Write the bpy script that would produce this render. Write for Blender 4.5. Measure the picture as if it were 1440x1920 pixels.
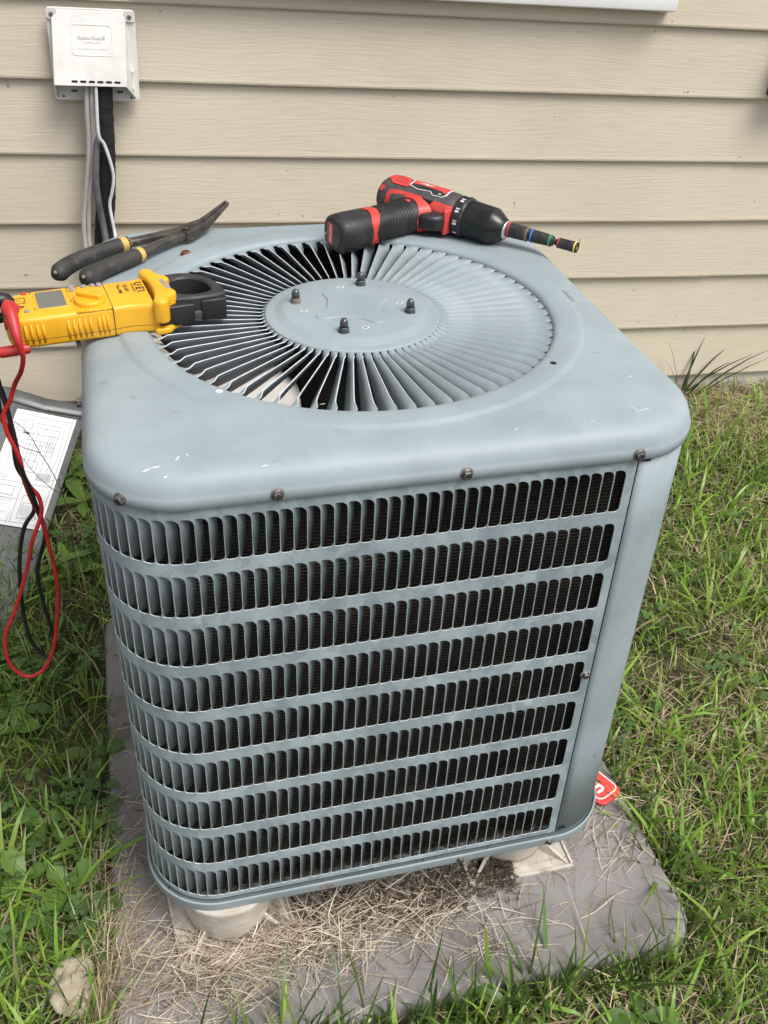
import bpy, bmesh, math, random
import numpy as np
from mathutils import Matrix, Vector, noise
from mathutils.geometry import delaunay_2d_cdt
from math import pi, sin, cos, radians as rad, sqrt

random.seed(7); rng = np.random.default_rng(11)
scene = bpy.context.scene
for o in list(bpy.data.objects): bpy.data.objects.remove(o)
col = scene.collection

# ------------------------------------------------------------------ camera
cam_d = bpy.data.cameras.new('camera'); cam = bpy.data.objects.new('camera', cam_d); col.objects.link(cam)
cam_d.sensor_fit = 'VERTICAL'; cam_d.sensor_height = 36; cam_d.lens = 1831.78/1920*36
cam_d.clip_start = .02; cam_d.clip_end = 500
CR = Vector((.97142975, -.22466259, .07649153)); CU = Vector((.07144416, .58418345, .80847104)); CF = Vector((.22631829, .77990795, -.58354401))
cam.matrix_world = Matrix(((CR.x, CU.x, -CF.x, -.30596), (CR.y, CU.y, -CF.y, -1.17737), (CR.z, CU.z, -CF.z, 1.38978), (0, 0, 0, 1)))
scene.camera = cam
# ------------------------------------------------------------------ light
SUN = Vector((.30, -.42, .86)).normalized()
world = bpy.data.worlds.new('World'); scene.world = world; world.use_nodes = True
wn = world.node_tree.nodes; wl = world.node_tree.links; wn.clear()
sky = wn.new('ShaderNodeTexSky'); sky.sky_type = 'NISHITA'; sky.sun_disc = False
sky.sun_elevation = math.asin(SUN.z); sky.sun_rotation = math.atan2(SUN.x, SUN.y)
sky.air_density = 1.0; sky.dust_density = 4.0; sky.ozone_density = 1.0
hs = wn.new('ShaderNodeHueSaturation'); hs.inputs['Saturation'].default_value = .38
bg = wn.new('ShaderNodeBackground'); bg.inputs['Strength'].default_value = .12
wo = wn.new('ShaderNodeOutputWorld')
wl.new(sky.outputs[0], hs.inputs['Color']); wl.new(hs.outputs[0], bg.inputs[0]); wl.new(bg.outputs[0], wo.inputs[0])
sun_d = bpy.data.lights.new('sun', 'SUN'); sun_d.energy = 1.7; sun_d.angle = rad(28); sun_d.color = (1, .96, .9)
sun = bpy.data.objects.new('sun', sun_d); col.objects.link(sun)
sun.rotation_mode = 'QUATERNION'; sun.rotation_quaternion = SUN.to_track_quat('Z', 'Y'); sun.location = (2, -3, 6)
scene.view_settings.view_transform = 'Standard'; scene.view_settings.look = 'None'
scene.view_settings.exposure = 0.62; scene.view_settings.gamma = 1

# ------------------------------------------------------------------ materials
def new_mat(name):
    m = bpy.data.materials.new(name); m.use_nodes = True
    return m, m.node_tree.nodes, m.node_tree.links, m.node_tree.nodes['Principled BSDF']
def mat(name, c1, c2=None, rough=.5, metal=0, scale=8, detail=6, stretch=(1, 1, 1), bump=0, bscale=None, lo=.35, hi=.65,
        spots=None, spot_scale=60, spot_lo=.68, spot_hi=.74, rvar=.08, dist=.002, spec=.5, spangle=0, spangle_scale=55, coords='Object'):
    """procedural paint: two mixed tones, optional small spots, roughness variation and bump"""
    m, N, L, P = new_mat(name)
    tc = N.new('ShaderNodeTexCoord'); mp = N.new('ShaderNodeMapping'); mp.inputs['Scale'].default_value = stretch
    L.new(tc.outputs[coords], mp.inputs[0])
    nz = N.new('ShaderNodeTexNoise'); nz.inputs['Scale'].default_value = scale; nz.inputs['Detail'].default_value = detail
    nz.inputs['Roughness'].default_value = .62; L.new(mp.outputs[0], nz.inputs['Vector'])
    rp = N.new('ShaderNodeValToRGB'); rp.color_ramp.elements[0].position = lo; rp.color_ramp.elements[1].position = hi
    rp.color_ramp.elements[0].color = (*c1, 1); rp.color_ramp.elements[1].color = (*(c2 or c1), 1)
    if spangle:      # crystalline zinc patches showing through thin paint
        vo = N.new('ShaderNodeTexVoronoi'); vo.inputs['Scale'].default_value = spangle_scale; L.new(tc.outputs[coords], vo.inputs['Vector'])
        ma = N.new('ShaderNodeMath'); ma.operation = 'MULTIPLY_ADD'; ma.inputs[1].default_value = spangle
        sx_ = N.new('ShaderNodeSeparateColor'); L.new(vo.outputs['Color'], sx_.inputs[0]); L.new(sx_.outputs[0], ma.inputs[0]); L.new(nz.outputs['Fac'], ma.inputs[2])
        sb = N.new('ShaderNodeMath'); sb.operation = 'SUBTRACT'; sb.inputs[1].default_value = spangle/2; L.new(ma.outputs[0], sb.inputs[0]); L.new(sb.outputs[0], rp.inputs[0])
    else: L.new(nz.outputs['Fac'], rp.inputs[0])
    out = rp.outputs[0]
    if spots:
        n2 = N.new('ShaderNodeTexNoise'); n2.inputs['Scale'].default_value = spot_scale; n2.inputs['Detail'].default_value = 3
        L.new(mp.outputs[0], n2.inputs['Vector'])
        r2 = N.new('ShaderNodeMapRange'); r2.inputs[1].default_value = spot_lo; r2.inputs[2].default_value = spot_hi
        L.new(n2.outputs['Fac'], r2.inputs[0])
        mx = N.new('ShaderNodeMix'); mx.data_type = 'RGBA'; L.new(r2.outputs[0], mx.inputs[0]); L.new(out, mx.inputs[6])
        mx.inputs[7].default_value = (*spots, 1); out = mx.outputs[2]
    L.new(out, P.inputs['Base Color'])
    rr = N.new('ShaderNodeMapRange'); rr.inputs[3].default_value = rough-rvar; rr.inputs[4].default_value = rough+rvar
    L.new(nz.outputs['Fac'], rr.inputs[0]); L.new(rr.outputs[0], P.inputs['Roughness'])
    P.inputs['Metallic'].default_value = metal; P.inputs['Specular IOR Level'].default_value = spec
    if bump:
        n3 = N.new('ShaderNodeTexNoise'); n3.inputs['Scale'].default_value = bscale or scale*6; n3.inputs['Detail'].default_value = 4
        L.new(mp.outputs[0], n3.inputs['Vector'])
        bp = N.new('ShaderNodeBump'); bp.inputs['Strength'].default_value = bump; bp.inputs['Distance'].default_value = dist
        L.new(n3.outputs['Fac'], bp.inputs['Height']); L.new(bp.outputs[0], P.inputs['Normal'])
    return m

MT = {}
PAINT1, PAINT2 = (.245, .298, .322), (.298, .358, .382)
MT['paint'] = mat('weathered blue grey paint', PAINT1, PAINT2, rough=.56, scale=9, bump=.12, bscale=260, spots=(.185, .225, .243), spot_scale=45, spot_lo=.66, spot_hi=.8, dist=.0006)
MT['paint_side'] = mat('streaked blue grey paint', (.205, .255, .28), (.345, .418, .445), rough=.45, scale=14, spangle=.22, spangle_scale=70, stretch=(1, 1, .45), bump=.12, bscale=300, lo=.32, hi=.72,
                       spots=(.40, .475, .495), spot_scale=38, spot_lo=.64, spot_hi=.74, dist=.0005)
MT['paint_vane'] = mat('chalky blue grey paint', (.205, .252, .274), (.275, .33, .352), rough=.55, scale=60, bump=.25, bscale=400, dist=.0005)
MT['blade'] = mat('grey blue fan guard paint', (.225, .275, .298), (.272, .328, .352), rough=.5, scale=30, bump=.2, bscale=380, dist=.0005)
MT['blade_shade'] = mat('slate underside shade paint', (.062, .075, .086), (.085, .10, .112), rough=.55, scale=30)  # darker blade paint: the shade on the undersides is put into the colour
MT['edge'] = mat('bare bright sheared edge', (.46, .51, .53), (.58, .62, .635), rough=.4, scale=80)
MT['coil'] = None
MT['galv'] = mat('dull galvanised steel', (.085, .095, .096), (.16, .17, .17), rough=.42, metal=.35, scale=7, bump=.15, bscale=160, spots=(.27, .27, .25), spot_scale=9, spot_lo=.56, spot_hi=.75)
MT['screw'] = mat('dirty zinc screw', (.07, .065, .062), (.26, .25, .25), rough=.4, metal=.7, scale=260, bump=.5, bscale=300)
MT['rust'] = mat('rusted steel', (.10, .032, .016), (.26, .10, .05), rough=.85, scale=220, bump=.8, bscale=420)
MT['ruststain'] = mat('rust stained paint', (.24, .2, .175), (.3, .31, .3), rough=.7, scale=120)
MT['ruststain2'] = mat('thin rust bloom', (.15, .10, .075), (.24, .22, .20), rough=.8, scale=160)
MT['capnut'] = mat('tarnished cap nut', (.055, .058, .066), (.17, .175, .19), rough=.3, metal=.75, scale=140)
MT['dark'] = mat('dark inner steel', (.012, .012, .012), (.025, .025, .025), rough=.8, scale=20)
MT['hole'] = mat('unlit hole', (.006, .006, .006), rough=.9)
MT['chip'] = mat('chipped paint to pale primer', (.50, .55, .57), (.62, .66, .68), rough=.6, scale=200)
MT['white_blanket'] = mat('pale compressor wrap', (.62, .59, .54), (.78, .76, .72), rough=.7, scale=9, stretch=(1, 1, 3), bump=.3)
MT['pad'] = mat('grey equipment pad', (.125, .112, .105), (.24, .225, .22), rough=.8, scale=7, lo=.3, hi=.58, bump=.14, bscale=190, spots=(.30, .27, .23), spot_scale=26, spot_lo=.62, spot_hi=.85)
MT['foot'] = mat('cream plastic riser', (.44, .39, .33), (.60, .555, .49), rough=.6, scale=26, bump=.25, bscale=110, spots=(.26, .21, .15), spot_scale=30, spot_lo=.6, spot_hi=.8)
MT['cover'] = mat('off white weathered plastic', (.60, .595, .565), (.73, .715, .68), rough=.5, scale=22, bump=.15, bscale=180, spots=(.82, .8, .76), spot_scale=30, spot_lo=.64, spot_hi=.72)
MT['white'] = mat('white vinyl', (.80, .80, .80), (.84, .84, .84), rough=.35, scale=10)
MT['glass'] = mat('dark window glass', (.02, .025, .03), rough=.05)
MT['foam'] = mat('black pipe insulation', (.004, .004, .004), (.013, .0125, .012), rough=.85, scale=60, bump=.7, bscale=90, dist=.003, spots=(.1, .1, .1), spot_scale=160, spot_lo=.69, spot_hi=.73)
MT['greycable'] = mat('light grey cable', (.36, .345, .33), (.44, .42, .40), rough=.45, scale=30)
MT['darkcable'] = mat('dark grey cable', (.075, .072, .072), (.12, .115, .115), rough=.5, scale=40)
MT['whitewire'] = mat('white wire', (.50, .52, .52), (.62, .63, .63), rough=.4, scale=40)
MT['red_rubber'] = mat('red silicone lead', (.40, .018, .02), (.48, .032, .032), rough=.42, scale=60)
MT['black_rubber'] = mat('black silicone lead', (.008, .008, .009), (.014, .014, .015), rough=.42, scale=60)
MT['yellow'] = mat('yellow abs plastic', (.72, .36, .012), (.80, .42, .022), rough=.38, scale=25, bump=.06, bscale=300, spots=(.52, .27, .03), spot_scale=36, spot_lo=.68, spot_hi=.85)
MT['lcd'] = mat('grey lcd screen', (.135, .14, .125), (.16, .165, .15), rough=.18, scale=6)
MT['greybutton'] = mat('grey rubber button', (.24, .23, .23), (.30, .29, .28), rough=.6, scale=40)
MT['redbutton'] = mat('red rubber button', (.55, .04, .03), rough=.5, scale=40)
MT['black_plastic'] = mat('black plastic', (.012, .012, .013), (.024, .024, .025), rough=.42, scale=30, bump=.12, bscale=380, dist=.0005)
MT['jaw'] = mat('charcoal jaw plastic', (.022, .023, .024), (.038, .039, .04), rough=.45, scale=40, bump=.1, bscale=380, dist=.0005)
MT['ink'] = mat('black print', (.03, .025, .018), rough=.6)
MT['redink'] = mat('red print', (.5, .03, .02), rough=.6)
MT['whiteink'] = mat('white print', (.75, .75, .75), rough=.6)
MT['drill_red'] = mat('red drill shell', (.54, .042, .035), (.62, .065, .052), rough=.42, scale=40, bump=.06, bscale=300, spots=(.44, .1, .09), spot_scale=70, spot_lo=.68, spot_hi=.8)
MT['drill_grey'] = mat('worn dark grey overmold', (.042, .04, .04), (.085, .08, .078), rough=.6, scale=40, bump=.25, bscale=380, spots=(.14, .13, .125), spot_scale=90, spot_lo=.66, spot_hi=.78)
MT['drill_black'] = mat('worn black grip', (.014, .014, .014), (.034, .033, .033), rough=.5, scale=45, bump=.2, bscale=300, spots=(.11, .1, .1), spot_scale=110, spot_lo=.68, spot_hi=.76)
MT['chuck'] = mat('black chuck', (.010, .010, .011), (.02, .02, .02), rough=.28, metal=.2, scale=40, bump=.05)
MT['chromering'] = mat('pale metal ring', (.62, .6, .55), rough=.3, metal=.6)
MT['impact'] = mat('black phosphate steel', (.022, .022, .022), (.06, .058, .056), rough=.45, metal=.4, scale=120, bump=.2)
for n, c in (('ring_red', (.4, .05, .05)), ('ring_brown', (.22, .12, .08)), ('ring_blue', (.04, .16, .5)), ('ring_green', (.03, .3, .12)), ('ring_yellow', (.7, .62, .12)), ('band_gold', (.50, .34, .09))):
    MT[n] = mat('colour band '+n, c, tuple(min(1, v*1.15) for v in c), rough=.45, scale=80)
MT['worn'] = mat('worn pale spot', (.16, .13, .08), (.32, .27, .18), rough=.7, scale=300)
MT['grip'] = mat('worn black dipped grip', (.020, .019, .018), (.045, .042, .04), rough=.62, scale=45, bump=.2, bscale=300, spots=(.085, .078, .07), spot_scale=70, spot_lo=.62, spot_hi=.78)
MT['plier'] = mat('dark worn tool steel', (.055, .048, .042), (.11, .10, .088), rough=.45, metal=.55, scale=60, bump=.2, bscale=240)
MT['steel'] = mat('bare steel', (.4, .4, .4), (.5, .5, .5), rough=.3, metal=.8, scale=50)
MT['paper'] = mat('white paper label', (.66, .67, .69), (.74, .745, .76), rough=.55, scale=14, spots=(.52, .5, .46), spot_scale=20, spot_lo=.64, spot_hi=.85)
MT['printline'] = mat('grey printed line', (.13, .13, .15), rough=.7)
MT['printtone'] = mat('pale grey print', (.46, .465, .48), rough=.7)
MT['signred'] = mat('red plastic plate', (.66, .05, .05), (.74, .075, .07), rough=.4, scale=30)
MT['stone'] = mat('pale stone', (.30, .25, .18), (.48, .42, .33), rough=.9, scale=30, bump=.6, bscale=60, dist=.006)
MT['concrete'] = mat('parged foundation', (.50, .46, .40), (.60, .56, .50), rough=.9, scale=20, bump=.5, bscale=120, spots=(.28, .21, .14), spot_scale=7, spot_lo=.5, spot_hi=.72)
MT['twig'] = mat('dead stem', (.05, .032, .028), (.12, .08, .06), rough=.8, scale=60)
MT['bronze'] = mat('dark brown fitting', (.03, .022, .015), rough=.5)
MT['debris'] = mat('dark leaf litter', (.05, .035, .022), (.12, .085, .05), rough=.95, scale=90, bump=.6)

def siding_mat():
    m, N, L, P = new_mat('beige vinyl wood grain siding')
    tc = N.new('ShaderNodeTexCoord'); mp = N.new('ShaderNodeMapping'); mp.inputs['Scale'].default_value = (1.6, 1, 38)
    L.new(tc.outputs['Object'], mp.inputs[0])
    n0 = N.new('ShaderNodeTexNoise'); n0.inputs['Scale'].default_value = 2.2; n0.inputs['Detail'].default_value = 2
    L.new(tc.outputs['Object'], n0.inputs['Vector'])
    va = N.new('ShaderNodeVectorMath'); va.operation = 'MULTIPLY_ADD'; va.inputs[1].default_value = (.0, .0, 2.2)
    L.new(n0.outputs['Color'], va.inputs[0]); L.new(mp.outputs[0], va.inputs[2])
    nz = N.new('ShaderNodeTexNoise'); nz.inputs['Scale'].default_value = 6.5; nz.inputs['Detail'].default_value = 5; L.new(va.outputs[0], nz.inputs['Vector'])
    n2 = N.new('ShaderNodeTexNoise'); n2.inputs['Scale'].default_value = 3; n2.inputs['Detail'].default_value = 5; L.new(tc.outputs['Object'], n2.inputs['Vector'])
    rp = N.new('ShaderNodeValToRGB'); rp.color_ramp.elements[0].position = .3; rp.color_ramp.elements[1].position = .7
    rp.color_ramp.elements[0].color = (.575, .502, .392, 1); rp.color_ramp.elements[1].color = (.64, .567, .452, 1); L.new(n2.outputs[0], rp.inputs[0])
    r3 = N.new('ShaderNodeMapRange'); r3.inputs[1].default_value = .35; r3.inputs[2].default_value = .55; r3.inputs[3].default_value = .93; r3.inputs[4].default_value = 1.0
    L.new(nz.outputs['Fac'], r3.inputs[0])
    mx = N.new('ShaderNodeMix'); mx.data_type = 'RGBA'; mx.blend_type = 'MULTIPLY'; mx.inputs[0].default_value = 1
    L.new(rp.outputs[0], mx.inputs[6]); L.new(r3.outputs[0], mx.inputs[7])
    n4 = N.new('ShaderNodeTexNoise'); n4.inputs['Scale'].default_value = 60; n4.inputs['Detail'].default_value = 1; L.new(tc.outputs['Object'], n4.inputs['Vector'])
    r4 = N.new('ShaderNodeMapRange'); r4.inputs[1].default_value = .77; r4.inputs[2].default_value = .80; L.new(n4.outputs['Fac'], r4.inputs[0])
    m2 = N.new('ShaderNodeMix'); m2.data_type = 'RGBA'; m2.inputs[7].default_value = (.36, .30, .23, 1)
    L.new(r4.outputs[0], m2.inputs[0]); L.new(mx.outputs[2], m2.inputs[6]); L.new(m2.outputs[2], P.inputs['Base Color'])
    bp = N.new('ShaderNodeBump'); bp.inputs['Strength'].default_value = .45; bp.inputs['Distance'].default_value = .0016
    L.new(nz.outputs['Fac'], bp.inputs['Height']); L.new(bp.outputs[0], P.inputs['Normal'])
    P.inputs['Roughness'].default_value = .52; return m
MT['siding'] = siding_mat()

def coil_mat():
    m, N, L, P = new_mat('dirty condenser coil fins')
    tc = N.new('ShaderNodeTexCoord')
    wv = N.new('ShaderNodeTexWave'); wv.wave_type = 'BANDS'; wv.bands_direction = 'Z'; wv.inputs['Scale'].default_value = 62; wv.inputs['Distortion'].default_value = .6
    wv.inputs['Detail'].default_value = 2; wv.inputs['Detail Scale'].default_value = 3
    L.new(tc.outputs['Object'], wv.inputs['Vector'])
    nz = N.new('ShaderNodeTexNoise'); nz.inputs['Scale'].default_value = 16; nz.inputs['Detail'].default_value = 8; L.new(tc.outputs['Object'], nz.inputs['Vector'])
    rp = N.new('ShaderNodeValToRGB'); e = rp.color_ramp.elements; e[0].position = .36; e[1].position = .66
    e[0].color = (.065, .056, .046, 1); e[1].color = (.15, .118, .088, 1); L.new(nz.outputs['Fac'], rp.inputs[0])
    mx = N.new('ShaderNodeMix'); mx.data_type = 'RGBA'; mx.blend_type = 'MULTIPLY'; mx.inputs[0].default_value = .7
    L.new(rp.outputs[0], mx.inputs[6]); L.new(wv.outputs['Color'], mx.inputs[7]); L.new(mx.outputs[2], P.inputs['Base Color'])
    bp = N.new('ShaderNodeBump'); bp.inputs['Strength'].default_value = 1; bp.inputs['Distance'].default_value = .003
    L.new(wv.outputs['Fac'], bp.inputs['Height']); L.new(bp.outputs[0], P.inputs['Normal'])
    P.inputs['Roughness'].default_value = .8; return m
MT['coil'] = coil_mat()

def leaf_mat(name, rough=.5, trans=.35):
    """leaf/blade material: per-blade natural colour from the Col attribute, translucent"""
    m, N, L, P = new_mat(name)
    at = N.new('ShaderNodeAttribute'); at.attribute_name = 'Col'
    tc = N.new('ShaderNodeTexCoord'); nz = N.new('ShaderNodeTexNoise'); nz.inputs['Scale'].default_value = 55; L.new(tc.outputs['Object'], nz.inputs['Vector'])
    mr = N.new('ShaderNodeMapRange'); mr.inputs[3].default_value = .8; mr.inputs[4].default_value = 1.15; L.new(nz.outputs['Fac'], mr.inputs[0])
    mx = N.new('ShaderNodeMix'); mx.data_type = 'RGBA'; mx.blend_type = 'MULTIPLY'; mx.inputs[0].default_value = 1
    L.new(at.outputs['Color'], mx.inputs[6]); L.new(mr.outputs[0], mx.inputs[7]); L.new(mx.outputs[2], P.inputs['Base Color'])
    P.inputs['Roughness'].default_value = rough
    if trans:
        tr = N.new('ShaderNodeBsdfTranslucent'); L.new(mx.outputs[2], tr.inputs['Color'])
        ms = N.new('ShaderNodeMixShader'); ms.inputs[0].default_value = trans
        L.new(P.outputs[0], ms.inputs[1]); L.new(tr.outputs[0], ms.inputs[2]); L.new(ms.outputs[0], N['Material Output'].inputs['Surface'])
    return m
MT['grass'] = leaf_mat('grass blades', .36, .38)
MT['straw'] = leaf_mat('dry straw', .7, .12)
MT['weed'] = leaf_mat('broad weed leaves', .45, .3)

def soil_mat():
    m, N, L, P = new_mat('soil and thatch')
    tc = N.new('ShaderNodeTexCoord')
    nz = N.new('ShaderNodeTexNoise'); nz.inputs['Scale'].default_value = 14; nz.inputs['Detail'].default_value = 9; L.new(tc.outputs['Object'], nz.inputs['Vector'])
    rp = N.new('ShaderNodeValToRGB'); e = rp.color_ramp.elements; e[0].position = .35; e[1].position = .68
    e[0].color = (.030, .022, .013, 1); e[1].color = (.10, .075, .045, 1); L.new(nz.outputs['Fac'], rp.inputs[0]); L.new(rp.outputs[0], P.inputs['Base Color'])
    bp = N.new('ShaderNodeBump'); bp.inputs['Strength'].default_value = .8; bp.inputs['Distance'].default_value = .01
    L.new(nz.outputs['Fac'], bp.inputs['Height']); L.new(bp.outputs[0], P.inputs['Normal'])
    P.inputs['Roughness'].default_value = .95; return m
MT['soil'] = soil_mat()

# ------------------------------------------------------------------ helpers
M3 = Matrix(((.9990793, -.0201260, -.0378882), (.0204618, .9997545, .0084964), (.0377079, -.0092638, .9992459)))   # the pad has settled: it leans a little
MU = M3.to_4x4()
def tag(o, label=None, cat=None, group=None, kind=None):
    if label: o['label'] = label
    if cat: o['category'] = cat
    if group: o['group'] = group
    if kind: o['kind'] = kind
    return o
def empty(name, mw=None, parent=None):
    o = bpy.data.objects.new(name, None); col.objects.link(o); o.empty_display_size = .02
    if parent: o.parent = parent
    if mw is not None:
        if parent: o.matrix_local = mw
        else: o.matrix_world = mw
    return o
class MB:
    def __init__(s): s.v = []; s.f = []; s.mi = []; s.sm = []
    def add(s, V, F, mi=0, smooth=False):
        b = len(s.v); s.v += [tuple(p) for p in V]
        for f in F: s.f.append(tuple(i+b for i in f)); s.mi.append(mi); s.sm.append(smooth)
        return s
    def box(s, lo, hi, mi=0, bev=0):
        if bev:
            bm = bmesh.new(); bmesh.ops.create_cube(bm, size=1)
            for q in bm.verts: q.co = Vector([(lo[i]+hi[i])/2+q.co[i]*(hi[i]-lo[i]) for i in range(3)])
            bmesh.ops.bevel(bm, geom=bm.edges[:], offset=bev, segments=2, affect='EDGES', profile=.5)
            bm.verts.index_update(); s.add([q.co[:] for q in bm.verts], [[q.index for q in f.verts] for f in bm.faces], mi, True); bm.free(); return s
        x0, y0, z0 = lo; x1, y1, z1 = hi
        return s.add([(x0, y0, z0), (x1, y0, z0), (x1, y1, z0), (x0, y1, z0), (x0, y0, z1), (x1, y0, z1), (x1, y1, z1), (x0, y1, z1)],
                     [(0, 3, 2, 1), (4, 5, 6, 7), (0, 1, 5, 4), (1, 2, 6, 5), (2, 3, 7, 6), (3, 0, 4, 7)], mi)
    def loft(s, rings, cap0=True, cap1=True, mi=0, smooth=True, closed=True):
        n = len(rings[0]); V = [p for r in rings for p in r]; F = []
        for k in range(len(rings)-1):
            for i in range(n if closed else n-1):
                j = (i+1) % n; F.append((k*n+i, k*n+j, (k+1)*n+j, (k+1)*n+i))
        s.add(V, F, mi, smooth); b0 = len(s.v)-len(V)
        for c in ([tuple(range(n))[::-1]] if cap0 else [])+([tuple((len(rings)-1)*n+i for i in range(n))] if cap1 else []):
            s.f.append(tuple(i+b0 for i in c)); s.mi.append(mi); s.sm.append(False)      # flat caps
        return s
    def revolve(s, prof, n=24, org=(0, 0, 0), axis=(0, 0, 1), mi=0, cap0=True, cap1=True):
        a = Vector(axis).normalized(); u = a.orthogonal().normalized(); w = a.cross(u); O = Vector(org)
        return s.loft([[O+a*h+(u*cos(2*pi*i/n)+w*sin(2*pi*i/n))*max(r, 1e-5) for i in range(n)] for r, h in prof], cap0, cap1, mi)
    def inflate(s, outline, z0, z1, r=.003, seg=3, mi=0, rb=None, smooth=True):
        """extruded closed outline with rounded top and bottom rims"""
        P = [Vector(p) for p in outline]; n = len(P); A = sum(P[i].x*P[(i+1) % n].y-P[(i+1) % n].x*P[i].y for i in range(n))
        if A < 0: P.reverse()
        Nn = []
        for i in range(n):
            e1 = (P[i]-P[i-1]).normalized(); e2 = (P[(i+1) % n]-P[i]).normalized(); t = (e1+e2)
            t = t.normalized() if t.length > 1e-6 else e1
            Nn.append(Vector((-t.y, t.x)))
        rb = r if rb is None else rb; prof = []
        for k in range(seg+1):
            a = pi/2*k/seg; prof.append((rb*(1-sin(a)), z0+rb*(1-cos(a))))
        for k in range(seg+1):
            a = pi/2*k/seg; prof.append((r*(1-cos(a)), z1-r*(1-sin(a))))
        return s.loft([[(*(P[i]+Nn[i]*d), z) for i in range(n)] for d, z in prof], True, True, mi, smooth)
    def tube(s, pts, rad_, n=10, mi=0, caps=True):
        P = [Vector(p) for p in pts]; R = rad_ if hasattr(rad_, '__len__') else [rad_]*len(P); rings = []; up = None
        for i in range(len(P)):
            t = (P[min(i+1, len(P)-1)]-P[max(i-1, 0)]).normalized()
            up = t.orthogonal().normalized() if up is None else (up-t*up.dot(t)).normalized()
            w = t.cross(up); rings.append([P[i]+(up*cos(2*pi*k/n)+w*sin(2*pi*k/n))*R[i] for k in range(n)])
        return s.loft(rings, caps, caps, mi)
    def build(s, name, mats, parent=None, mw=None, link=True):
        me = bpy.data.meshes.new(name); me.from_pydata(s.v, [], s.f)
        for m in (mats if isinstance(mats, (list, tuple)) else [mats]): me.materials.append(MT[m])
        me.polygons.foreach_set('material_index', s.mi); me.polygons.foreach_set('use_smooth', s.sm); me.update()
        if not link: return me
        return mesh_obj(name, me, parent, mw)
def mesh_obj(name, me, parent=None, mw=None):
    o = bpy.data.objects.new(name, me); col.objects.link(o)
    if parent: o.parent = parent
    if mw is not None:
        if parent: o.matrix_local = mw
        else: o.matrix_world = mw
    return o
def smooth_by_angle(o, deg=35):
    me = o.data; bm = bmesh.new(); bm.from_mesh(me)
    bmesh.ops.recalc_face_normals(bm, faces=bm.faces)
    for f in bm.faces: f.smooth = True
    for e in bm.edges: e.smooth = not (len(e.link_faces) == 2 and e.calc_face_angle(0) > rad(deg))
    bm.to_mesh(me); bm.free(); return o
def catmull(pts, seg=8):
    P = [Vector(p) for p in pts]; P = [P[0]*2-P[1]]+P+[P[-1]*2-P[-2]]; out = []
    for i in range(1, len(P)-2):
        for k in range(seg):
            t = k/seg; a, b, c, d = P[i-1:i+3]
            out.append(.5*((2*b)+(c-a)*t+(2*a-5*b+4*c-d)*t*t+(3*b-a-3*c+d)*t**3))
    out.append(P[-2]); return out
def smooth_outline(pts, seg=4):
    P = [Vector(p) for p in pts]; n = len(P); out = []
    for i in range(n):
        a, b, c, d = P[i-1], P[i], P[(i+1) % n], P[(i+2) % n]
        for k in range(seg):
            t = k/seg; out.append(.5*((2*b)+(c-a)*t+(2*a-5*b+4*c-d)*t*t+(3*b-a-3*c+d)*t**3))
    return out
def rrect(cx, cy, hx, hy, r, seg=5, rot=0):
    o = []
    for sx, sy, a0 in ((1, 1, 0), (-1, 1, 90), (-1, -1, 180), (1, -1, 270)):
        for k in range(seg+1):
            a = rad(a0+90*k/seg); o.append((sx*(hx-r)+r*cos(a), sy*(hy-r)+r*sin(a)))
    c, s_ = cos(rot), sin(rot)
    return [Vector((cx+c*x-s_*y, cy+s_*x+c*y)) for x, y in o]
def frame(org, X, Y):
    X = Vector(X).normalized(); Z = X.cross(Vector(Y)).normalized(); Y = Z.cross(X)
    return Matrix(((X.x, Y.x, Z.x, org[0]), (X.y, Y.y, Z.y, org[1]), (X.z, Y.z, Z.z, org[2]), (0, 0, 0, 1)))
def text(name, string, size, mtl, parent, mw, extrude=.0002, bold=0, sx=1, shear=0):
    cu = bpy.data.curves.new(name, 'FONT'); cu.body = string; cu.size = size; cu.extrude = extrude; cu.align_x = 'CENTER'; cu.align_y = 'CENTER'
    cu.offset = bold; cu.resolution_u = 2; cu.shear = shear
    t = bpy.data.objects.new(name, cu); col.objects.link(t); bpy.context.view_layer.update()
    me = bpy.data.meshes.new_from_object(t.evaluated_get(bpy.context.evaluated_depsgraph_get()))
    bpy.data.objects.remove(t); bpy.data.curves.remove(cu)
    me.materials.clear(); me.materials.append(MT[mtl])
    if sx != 1: me.transform(Matrix.Diagonal((sx, 1, 1, 1)))
    return mesh_obj(name, me, parent, mw)
T4 = Matrix.Translation
# ------------------------------------------------------------------ ground
WY = 1.08
def gz(x, y):
    t = min(1, max(0, (y-.25)/.8)); t = t*t*(3-2*t)
    w = noise.noise((x*2.1, y*2.1, 3.3))*.012+noise.noise((x*7, y*7, 9.1))*.004
    return -.036+.018*min(1, max(-1, x/.6))+.078*t+w
PADX0, PADX1, PADY0, PADY1 = -.421, .453, -.505, .44
def build_ground():
    ax = [-200, -60, -20, -8, -4]+list(np.linspace(-2.6, 3.4, 91))+[5, 9, 20, 60, 200]
    ay = [-200, -60, -20, -8, -4]+list(np.linspace(-2.4, 1.5, 61))+[3, 8, 20, 60, 200]
    V = []; F = []; n = len(ay)
    for x in ax:
        for y in ay:
            z = gz(x, y) if -3 < x < 4 else gz(max(-3, min(4, x)), y)
            l = M3.transposed() @ Vector((x, y, z))
            if PADX0+.03 < l.x < PADX1-.03 and PADY0+.03 < l.y < PADY1-.03: z = min(z, (M3 @ Vector((l.x, l.y, -.055))).z)
            V.append((x, y, z))
    for i in range(len(ax)-1):
        for j in range(n-1): F.append((i*n+j, (i+1)*n+j, (i+1)*n+j+1, i*n+j+1))
    tag(MB().add(V, F, 0, True).build('ground', 'soil'), kind='structure')
build_ground()

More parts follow.
